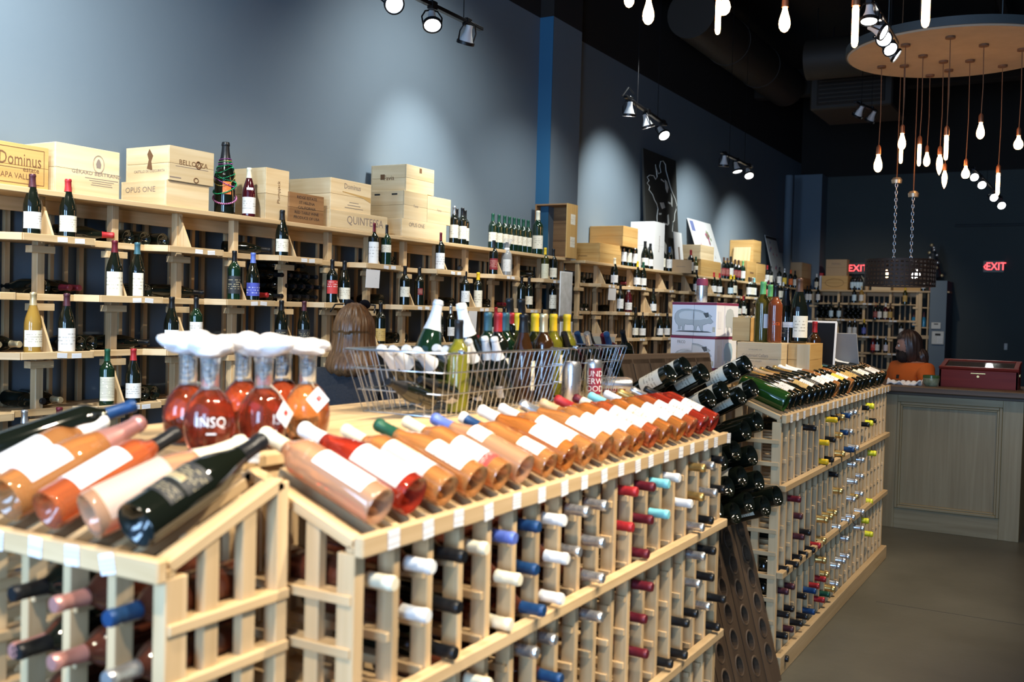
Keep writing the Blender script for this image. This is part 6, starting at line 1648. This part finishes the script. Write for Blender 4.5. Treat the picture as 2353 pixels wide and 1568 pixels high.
for s in (-1, 1):
    i = len(P); P += [(s * .09, -.02, .665, .104), (s * .14, -.42, .642, .076), (s * .13, -.44, .34, .064), (s * .13, -.42, .10, .056)]; E += [(0, i), (i, i + 1), (i + 1, i + 2), (i + 2, i + 3)]
put('jeans', skin(P, E, 0, 2), JEANS, man)
for s in (-1, 1): put('shoe', box(.09, .25, .07, .02), BLACKMETAL, man, (s * .135, -.50, .035))
HAIR = hair_mat('brown_grey_hair', (.018, .009, .006), (.075, .045, .033))
BEARD = plain('dark_beard', (.018, .012, .010), .8, bump=.6, bscale=160)
def blob(name, prof, mat, parent, m4, seed=0, amp=.08, freq=7, sub=5, cut=None):
    bm = bmesh.new(); bmesh.ops.create_icosphere(bm, subdivisions=sub, radius=1)
    rr = random.Random(seed); ph = [rr.uniform(0, 6) for _ in range(6)]
    kill = []
    for v in bm.verts:
        d = v.co.normalized(); a = math.atan2(d.y, d.x)
        k = 1 + amp * (math.sin(freq * a + ph[0] + 3 * d.z) * .5 + math.sin(freq * 2.3 * a + ph[1] - 4 * d.z) * .35 + math.sin(5 * d.z + ph[2]) * .3)
        v.co = Vector(prof(d)) * k
        if cut and cut(d): kill.append(v)
    if kill: bmesh.ops.delete(bm, geom=kill, context='VERTS')
    bm.transform(m4)
    me = bpy.data.meshes.new(name); bm.to_mesh(me); bm.free(); me.polygons.foreach_set('use_smooth', [True] * len(me.polygons))
    return put(name, me, mat, parent)
blob('hair', lambda d: (d.x * .094, d.y * .112 + .012, d.z * (.135 if d.z > 0 else .185) + .006), HAIR, man, HR, 1, .05, 9, 5, lambda d: d.y < -.45 and d.z < .42)
blob('hair_tail', lambda d: (d.x * .055, d.y * .05, d.z * .085), HAIR, man, HR @ Matrix.Translation((.035, .10, -.125)), 2, .14, 8, 4)
blob('beard', lambda d: (d.x * .066, d.y * .062, d.z * .066), BEARD, man, HR @ Matrix.Translation((0, -.052, -.090)), 3, .10, 9, 4)
blob('moustache', lambda d: (d.x * .036, d.y * .016, d.z * .012), BEARD, man, HR @ Matrix.Translation((0, -.100, -.036)), 4, .08, 5, 3)
ey = lathe('eye', [(0, -.012), (.008, -.009), (.012, 0), (.008, .009), (0, .012)], 12)
for s in (-1, 1):
    put('eye', ey, EYEW, man, HR @ Vector((s * .030, -.079, .008)))
    put('eyebrow', box(.032, .008, .007, .002), BEARD, man, HR @ Vector((s * .030, -.092, .032)))
put('mouth', box(.036, .008, .008, .003), LIP, man, HR @ Vector((0, -.098, -.052)))
st = thing('bar_stool', 'plain dark stool under the seated man behind the counter', 'stool', (mp_.x, mp_.y + .03, 0))
put('seat', cyl(.17, .04, 24), DARKWOOD['x'], st, (0, 0, .535))
for k in range(4): tube('leg', [(.13 * math.cos(k * PI / 2 + .7), .13 * math.sin(k * PI / 2 + .7), .52), (.19 * math.cos(k * PI / 2 + .7), .19 * math.sin(k * PI / 2 + .7), 0)], .016, DARKWOOD['z'], st, 8)
tube('foot_ring', [(.165 * math.cos(a), .165 * math.sin(a), .2) for a in [2 * PI * i / 20 for i in range(20)]], .008, STEEL, st, 6, True)

# ---- the woman between the island and the wall
wp = dist(812, 760, 4.40)
dz = at(812, 694, y=wp.y).z
wom = thing('person', 'woman with long brown hair seen from behind, sunglasses on her head', 'person', (wp.x, wp.y, 0), Euler((0, 0, rad(180 + 28))))
Hh = 1.585                                    # top of the head
k_ = Hh / 1.70
P = [(0, .02, .95, .135), (0, .02, 1.08, .112), (0, .01, 1.22, .125), (0, .0, 1.34, .120), (0, .0, 1.42, .050), (0, -.01, 1.49, .047)]
E = [(0, 1), (1, 2), (2, 3), (3, 4), (4, 5)]
for s in (-1, 1):
    i = len(P)
    P += [(s * .145, .0, 1.37, .052), (s * .185, .02, 1.10, .040), (s * .19, -.06, .90, .033), (s * .18, -.10, .83, .026)]
    E += [(3, i), (i, i + 1), (i + 1, i + 2), (i + 2, i + 3)]
    hand_pts(P, E, i + 3, Vector((0, -.3, -.95)).normalized(), Vector((0, s * .95, -.3 * s)).normalized(), Vector((-s, 0, 0)))
    j = len(P)
    P += [(s * .085, .02, .88, .092), (s * .085, .0, .48, .060), (s * .085, .03, .09, .036), (s * .09, -.09, .035, .032)]
    E += [(0, j), (j, j + 1), (j + 1, j + 2), (j + 2, j + 3)]
P = [(a * k_, b * k_, c * k_, tuple(q * k_ for q in r) if isinstance(r, tuple) else r * k_) for a, b, c, r in P]
HCw = Matrix.Translation((0, -.02, Hh - .112)) @ Matrix.Scale(.94, 4)
put('body', fuse([(skin(P, E, 0, 1), Matrix.Identity(4)), (head_mesh(), HCw)] + [(em, HCw @ Matrix.Translation((s * .076, .012, -.005))) for s in (-1, 1)], .008), SKIN, wom)
JACK = plain('charcoal_knit', (.020, .020, .024), .9, bump=.4, bscale=90); TROU = plain('dark_trousers', (.015, .017, .025), .85)
P = [(0, .02, .90, .160), (0, .02, 1.06, .135), (0, .01, 1.20, .145), (0, .0, 1.34, .138), (0, .0, 1.405, .070)]
E = [(0, 1), (1, 2), (2, 3), (3, 4)]
for s in (-1, 1):
    i = len(P); P += [(s * .150, .0, 1.365, .068), (s * .190, .02, 1.10, .054), (s * .195, -.06, .92, .046)]; E += [(3, i), (i, i + 1), (i + 1, i + 2)]
P = [(a * k_, b * k_, c * k_, r * k_) for a, b, c, r in P]
put('cardigan', skin(P, E, 0, 2), JACK, wom)
P = [(0, .02, .90, .150)]; E = []
for s in (-1, 1):
    i = len(P); P += [(s * .085, .02, .84, .100), (s * .085, .0, .48, .070), (s * .085, .03, .10, .052)]; E += [(0, i), (i, i + 1), (i + 1, i + 2)]
put('trousers', skin([(a * k_, b * k_, c * k_, r * k_) for a, b, c, r in P], E, 0, 2), TROU, wom)
for s in (-1, 1): put('shoe', box(.08, .23, .06, .02), BLACKMETAL, wom, (s * .085, -.04, .03))
WHAIR = hair_mat('chestnut_hair', (.055, .020, .007), (.26, .115, .042))
def hairprof(d):
    if d.z >= 0: return (d.x * .090, d.y * .108, d.z * .128)
    t = -d.z
    q = min(1, t * 1.1); r = 1 + .52 * q * q * (3 - 2 * q)
    hor = math.sqrt(max(1e-6, d.x * d.x + d.y * d.y))
    rim = max(hor, min(1.0, .9 * (1 - t ** 8) + hor * t ** 8))
    return (d.x / hor * rim * .090 * r, d.y / hor * rim * .092 * r + .02 * t, -t * .20)
blob('long_hair', hairprof, WHAIR, wom, Matrix.Translation((0, -.015, Hh - .112)), 8, .030, 15, 6, lambda d: d.y < -.55 and d.z < .45)
M_SUN = plain('dark_sunglasses', (.012, .010, .010), .12)
g = thing('sunglasses', 'dark sunglasses pushed up on the hair of the woman', 'sunglasses', (wp.x, wp.y, Hh + .004), Euler((0, 0, rad(180 + 28))))
for s in (-1, 1):
    put('lens', lathe('lens', [(0, -.002), (.022, -.0015), (.025, 0), (.022, .0015), (0, .002)], 18), M_SUN, g, (s * .034, -.080, .005), Euler((rad(60), 0, 0)))
    tube('temple_arm', [(s * .062, -.075, .004), (s * .088, -.03, .002), (s * .095, .03, -.030)], .004, M_SUN, g, 6)
tube('bridge', [(-.012, -.082, .006), (0, -.084, .010), (.012, -.082, .006)], .0025, M_SUN, g, 6)
# ------------------------------------------------------------------ track lights
LENS = emit('lamp_lens', (1.0, .97, .92), 11.0); LENS_DIM = emit('lamp_lens_dim', (1.0, .97, .92), 5.0)
M_REFL = plain('white_lamp_neck', (.55, .56, .56), .4)
def head(parent, loc, aim, lens=LENS, s=1.0):
    """gimbal head hanging from the track: connector, yoke, ring, lamp; the lens looks along the aim"""
    con = put('connector', box(.045 * s, .06 * s, .05 * s, .004), BLACKMETAL, parent, loc + Vector((0, 0, .035 * s)))
    q = aim.to_track_quat('-Z', 'Y')
    c = loc - Vector((0, 0, .06 * s))
    h = put('lamp', lathe('lampbody', [(.0, .075), (.022, .075), (.024, .045), (.030, .02), (.052, -.035), (.055, -.045), (.0, -.040)], 22), M_REFL, parent, c, q)
    h.scale = (s,) * 3
    put('gimbal_ring', lathe('gimbal', [(.056, -.052), (.062, -.050), (.062, -.030), (.056, -.028)], 24, closed=False), BLACKMETAL, h)
    put('lens', lathe('lens_disc', [(.0, -.0475), (.040, -.0472), (.053, -.044), (.0, -.0435)], 24), lens, h)
    for a in (0, PI):
        tube('yoke', [(.058 * math.cos(a), .0, -.04), (.064 * math.cos(a), 0, .03), (.040 * math.cos(a), 0, .085), (0, 0, .10)], .0055, BLACKMETAL, h, 6)
    return c
def track(label, a, b, heads, wires, rail=.036, wire_top=ZC):
    mid = (a + b) / 2
    t = thing('track_light', label, 'lamp', mid)
    d = b - a
    put('rail', box(rail, d.length, .024, .003), BLACKMETAL, t, (0, 0, 0), d.to_track_quat('Y', 'Z'))
    for loc, aim, ln, s in heads:
        head(t, Vector(loc) - mid, Vector(aim), ln, s)
    for w in wires:
        tube('hanging_wire', [w - mid, Vector((w.x, w.y, wire_top)) - mid], .003, BLACKMETAL, t, 5)
    return t
XT = -3.70
def tp(px, py): return at(px, py, x=XT)
t1a = tp(945, -2); t1b = tp(1106, 82)
t1dir = (t1b - t1a).normalized()
H1 = [(at(902, 0, x=XT) + Vector((0, 0, -.0)), (.75, -.55, -.55), LENS, 1.0), (tp(993, 42), (.35, -.40, -.8), LENS, 1.0), (tp(1073, 76), (-.35, .15, -.9), LENS, 1.0)]
a_ = at(820, -70, x=XT)
track('black track with three spot heads high on the near left wall', Vector((XT, a_.y, tp(1020, 38).z + .035)), Vector((XT, t1b.y, tp(1020, 38).z + .035)), [(Vector((XT, h[0].y, tp(1020, 38).z)), h[1], h[2], h[3]) for h in H1], [Vector((XT, tp(1065, 60).y, tp(1020, 38).z))])
XT2 = -3.60
q1, q2 = at(1437, 222, x=XT2), at(1530, 287, x=XT2)
def on2(f): return q1.lerp(q2, f) - Vector((0, 0, .035))
track('black tilted track with three heads beyond the blue pillar', q1, q2, [(on2(.10), (-.1, .1, -1), LENS, 1.0), (on2(.52), (.2, .2, -.9), LENS, 1.0), (on2(.92), (.5, -.35, -.62), LENS_DIM, 1.0)],
      [q1.lerp(q2, .28), q1.lerp(q2, .78)])
tube('loop_cable', [Vector((.0, -.55, .03)), Vector((0, -.42, .13)), Vector((0, -.30, .10))], .006, BLACKMETAL, bpy.data.objects['track_light.001'], 5)
XT3 = -3.75
q1, q2 = at(1657, 350, x=XT3), at(1727, 384, x=XT3)
track('black track with three heads far along the left wall', q1, q2, [(q1.lerp(q2, f) - Vector((0, 0, .035)), d, l, 1.0) for f, d, l in ((.10, (-.1, .1, -1), LENS), (.50, (.25, -.1, -.9), LENS), (.90, (.35, -.5, -.75), LENS_DIM))],
      [q1.lerp(q2, .25), q1.lerp(q2, .75)])
# cluster of heads seen end-on in front of the disc
DK = 5.9
h0 = dist(1998, 14, 5.4); h1 = dist(2050, 105, 6.6)
aim_cam = Vector((.45, -.85, -.45))
cl = [h0.lerp(h1, f) for f in (0.0, .35, .55, .8, 1.0)]
tk_ = track('track of bright spot heads seen end-on before the hanging disc', h0 + Vector((0, -.12, .05)), h1 + Vector((0, .15, .05)), [(c, d, LENS, .8) for c, d in zip(cl, ((.05, -.25, -.95), (.9, -.1, -.5), (.35, -.8, -.4), (.5, -.5, -.6), (.8, .1, -.55)))], [h0.lerp(h1, .2), h0.lerp(h1, .9)])
# far right track by the back wall
h0 = dist(2234, 385, 12.0); h1 = dist(2300, 455, 12.9)
track('far track of four small bright heads at the right near back wall', h0, h1, [(h0.lerp(h1, f) - Vector((0, 0, .03)), (.35, -.8, -.45), LENS, .9) for f in (.05, .3, .72, 1.0)], [h0.lerp(h1, .5)])
h0 = dist(1965, 235, 11.0); h1 = dist(2012, 255, 11.6)
track('dark unlit track heads under the ceiling left of the hanging disc', h0, h1, [(h0.lerp(h1, f) - Vector((0, 0, .03)), (-.5, .3, -.8), M_REFL, 1.0) for f in (.2, .8)], [h0.lerp(h1, .3), h0.lerp(h1, .8)])

# ------------------------------------------------------------------ hanging discs with filament bulbs
BULB = emit('filament_bulb', (1.0, .50, .19), 7.0); BULBTIP = emit('filament_core', (1.0, .66, .36), 60.0)
CORD = plain('brown_cord', (.16, .075, .035), .7)
B_ST = [(.013, .0), (.014, -.012), (.020, -.035), (.029, -.065), (.032, -.090), (.029, -.112), (.018, -.130), (.006, -.137), (.0, -.138)]
B_TUBE = [(.012, .0), (.015, -.010), (.0155, -.02), (.0155, -.165), (.012, -.182), (.005, -.189), (.0, -.190)]
B_GLOBE = [(.013, .0), (.014, -.015), (.022, -.035), (.034, -.055), (.040, -.080), (.034, -.106), (.020, -.120), (.0, -.124)]
B_FLAME = [(.012, .0), (.014, -.012), (.022, -.035), (.026, -.070), (.022, -.115), (.012, -.150), (.0, -.172)]
KB = dict(st=(B_ST, .07), tube=(B_TUBE, .095), globe=(B_GLOBE, .07), flame=(B_FLAME, .08))
def pendant(par, top, z, kind, s=1.0):
    """one cord with its socket and bulb; z = height of the middle of the bulb"""
    prof, mid = KB[kind]
    base = Vector((top.x, top.y, z + mid * s))
    o = par.location
    c = tube('pendant_cord', [top - o, Vector((top.x + .006, top.y, (top.z + z) / 2)) - o, base + Vector((0, 0, .06 * s)) - o], .0035, CORD, par, 5)
    put('ceiling_rose', cyl(.035, .016, 16), CORD, c, top - o - Vector((0, 0, .008)))
    k = put('socket', lathe('socket', [(.006, .075), (.012, .068), (.018, .055), (.0195, .0), (.0, .0)], 16), COPPER, c, base - o)
    b = put('bulb', lathe('bulb_' + kind, prof, 18), BULB, c, base - o)
    k.scale = b.scale = (s,) * 3
DZ = 3.67
M_DISC = mottled('plaster_disc', (.40, .32, .23), (.46, .37, .27), 6, .8, .002)
M_DISCRIM = plain('dark_disc_rim', (.05, .06, .062), .6)
dc = at(2195, 125, z=DZ)
def disc(label, c, r):
    t = thing('chandelier', label, 'lamp', c)
    put('disc', lathe(('disc', r), [(.0, .0), (r - .01, .0), (r, .01), (r, .05), (.0, .05)], 64), M_DISC, t)
    put('disc_rim', lathe(('discrim', r), [(r - .002, .012), (r + .012, .012), (r + .012, .075), (r - .02, .075), (r - .02, .05)], 64, closed=False), M_DISCRIM, t)
    for a in (.6, 2.2, 3.8, 5.4): tube('hanger_rod', [(.7 * r * math.cos(a), .7 * r * math.sin(a), .05), (.7 * r * math.cos(a), .7 * r * math.sin(a), ZC - c.z)], .005, M_DISCRIM, t, 6)
    return t
ch = disc('round plaster disc chandelier with many hanging filament bulbs over the counter', dc, .80)
for px, py, by, kind, s in [(2026, 152, 376, 'st', 1.05), (2081, 102, 326, 'st', .9), (2078, 150, 352, 'tube', .9), (2121, 127, 357, 'tube', .9), (2137, 172, 367, 'st', .85), (2168, 140, 378, 'flame', .95), (2184, 84, 340, 'tube', .95),
                            (2180, 160, 412, 'flame', .85), (2229, 138, 398, 'globe', .8), (2261, 102, 301, 'st', .9), (2304, 150, 424, 'tube', .95), (2349, 112, 330, 'globe', .85)]:
    top = at(px, py, z=DZ)
    z = Vector((0, 0, CAM_H)); pz = top.copy()
    # height of the bulb on its plumb line
    lo, hi = 1.6, DZ
    for _ in range(40):
        m_ = (lo + hi) / 2; q = Vector((top.x, top.y, m_)) - z
        yy = IMG_H / 2 - FPX * q.dot(CAM_U) / q.dot(CAM_W)
        if yy < by: hi = m_
        else: lo = m_
    pendant(ch, top, m_, kind, s)
ch2c = dist(1800, 40, 5.1); ch2c.z = DZ
ch2 = disc('nearer disc chandelier above the frame whose filament bulbs hang into view', ch2c, .80)
for px, by, kind, D, s in [(1446, -8, 'st', 5.6, .9), (1490, 28, 'st', 5.5, 1.0), (1650, 40, 'tube', 5.3, .95), (1662, 12, 'globe', 5.5, 1.0), (1803, 46, 'st', 5.6, 1.0), (1965, 62, 'tube', 4.9, 1.05), (2128, 8, 'tube', 4.0, 1.0)]:
    b_ = dist(px, by, D)
    pendant(ch2, Vector((b_.x, b_.y, DZ)), b_.z, kind, s)

# ------------------------------------------------------------------ woven drum lamp on chains
sc_ = dist(2068, 628, 8.75)
lp = thing('drum_pendant_lamp', 'dark woven drum shade lamp on two chains above the counter', 'lamp', sc_)
RS_, HS = .285, .115
M_WOVEN = plain('dark_woven_strip', (.022, .014, .010), .6)
for k in range(7):
    z = -HS + .008 + k * (2 * HS - .016) / 6
    put('woven_band', lathe(('band', k), [(RS_ - .004, z - .008), (RS_ + .003, z - .008), (RS_ + .003, z + .008), (RS_ - .004, z + .008)], 48, closed=False), M_WOVEN, lp)
v, f = [], []
sm = box(.015, .004, 2 * HS, 0)
n_ = 46
for i in range(n_):
    a = 2 * PI * i / n_
    M4 = Matrix.Rotation(a, 4, 'Z') @ Matrix.Translation((0, RS_ + .003, 0))
    o_ = len(v); v += [M4 @ q.co for q in sm.vertices]; f += [tuple(o_ + k for k in p.vertices) for p in sm.polygons]
st_ = put('woven_strip', from_py('woven_strips', v, f), M_WOVEN, lp); st_['kind'] = 'stuff'
for a in (0, PI / 2): tube('spider_arm', [(-RS_ * math.cos(a), -RS_ * math.sin(a), HS - .01), (RS_ * math.cos(a), RS_ * math.sin(a), HS - .01)], .006, BLACKMETAL, lp, 6)
for x, y in ((-.10, -.06), (.10, .10), (.16, -.12)):
    put('socket', lathe('socket', [(.006, .075), (.012, .068), (.018, .055), (.0195, .0), (.0, .0)], 16), BLACKMETAL, lp, (x, y, HS - .09))
    put('bulb', lathe('bulb_globe', B_GLOBE, 18), BULB if x < 0 else LENS_DIM, lp, (x, y, HS - .09)).scale = (.55,) * 3
lk = None
for px0, py0, x in ((2057, 422, -.055), (2092, 456, .085)):
    z1 = at(px0, py0, y=sc_.y + (.0 if x < 0 else .08)).z - sc_.z
    n_ = int((z1 - HS) / .030)
    v, f = [], []
    ring = [(.010 * math.cos(a), .019 * math.sin(a)) for a in [2 * PI * i / 10 for i in range(10)]]
    for j in range(n_):
        zc = HS + (j + .5) * (z1 - HS) / n_
        for i, (u, w) in enumerate(ring):
            u2, w2 = ring[(i + 1) % 10]
            nrm = Vector((math.cos(2 * PI * i / 10), 0, math.sin(2 * PI * i / 10)))
            c = Vector((u, 0, w)); T = Matrix.Rotation(PI / 2 * (j % 2), 4, 'Z')
            for s in range(4):
                v.append(T @ (c + nrm * .003 * math.cos(s * PI / 2) + Vector((0, .003 * math.sin(s * PI / 2), 0))) + Vector((x, 0, zc)))
        o_ = len(v) - 40
        for i in range(10):
            i2 = (i + 1) % 10
            for s in range(4): f.append((o_ + i * 4 + s, o_ + i * 4 + (s + 1) % 4, o_ + i2 * 4 + (s + 1) % 4, o_ + i2 * 4 + s))
    c_ = put('chain', from_py('chain', v, f, True), STEEL, lp)
    put('chain_cup', lathe('cup_', [(.0, .0), (.040, .0), (.045, .03), (.03, .05), (.0, .055)], 18), plain('tin_cup', (.4, .38, .3), .35, .7), lp, (x, 0, z1))
    tube('cord', [(x, 0, z1 + .05), (x, 0, ZC - sc_.z)], .004, CORD, lp, 5)

# ------------------------------------------------------------------ light of the fixtures
COOL = (.95, 1.0, .97)
WARM = (1.0, .88, .70)
for i, (l, tgt, pw, an, bl) in enumerate([
        ((-3.20, 2.2, 4.3), (-4.85, 3.0, 2.0), 130, 108, 1.0),
        ((-3.40, 1.7, 3.9), (-4.85, 2.75, 2.5), 48, 64, 1.0),
        ((-3.30, 6.3, 4.3), (-4.85, 6.85, 2.30), 52, 112, 1.0),
        ((-3.45, 6.4, 3.9), (-4.85, 6.85, 2.45), 62, 52, 1.0),
        ((-3.45, 8.3, 3.9), (-4.6, 8.6, 1.9), 22, 90, 1.0),
        ((-3.45, 10.0, 4.1), (-4.85, 10.7, 2.35), 95, 68, 1.0),
        ((-3.45, 12.4, 4.0), (-4.85, 13.5, 2.25), 90, 72, 1.0),
        ((-3.50, 14.4, 3.6), (-4.8, 15.4, 2.0), 60, 85, 1.0),
        ((-3.0, 4.6, 3.6), (-4.45, 4.9, 1.4), 30, 75, 1.0),
        ((-3.0, 2.6, 3.6), (-4.45, 3.2, 1.3), 34, 75, 1.0),
        ((-3.0, 7.0, 3.6), (-4.45, 7.2, 1.4), 30, 75, 1.0),
        ((-3.0, 10.2, 3.6), (-4.45, 10.4, 1.4), 26, 75, 1.0),
        ((-2.4, 15.8, 3.6), (-3.4, 18.4, 1.5), 26, 70, 1.0)]):
    spot_light('track_spot', l, tgt, pw, COOL if i < 8 else WARM, an, bl, .05)
spot_light('pendant_glow', (-1.35, 7.4, 3.3), (-1.0, 8.2, .6), 9, (1.0, .72, .42), 95, 1.0, .3)
bpy.context.view_layer.update()
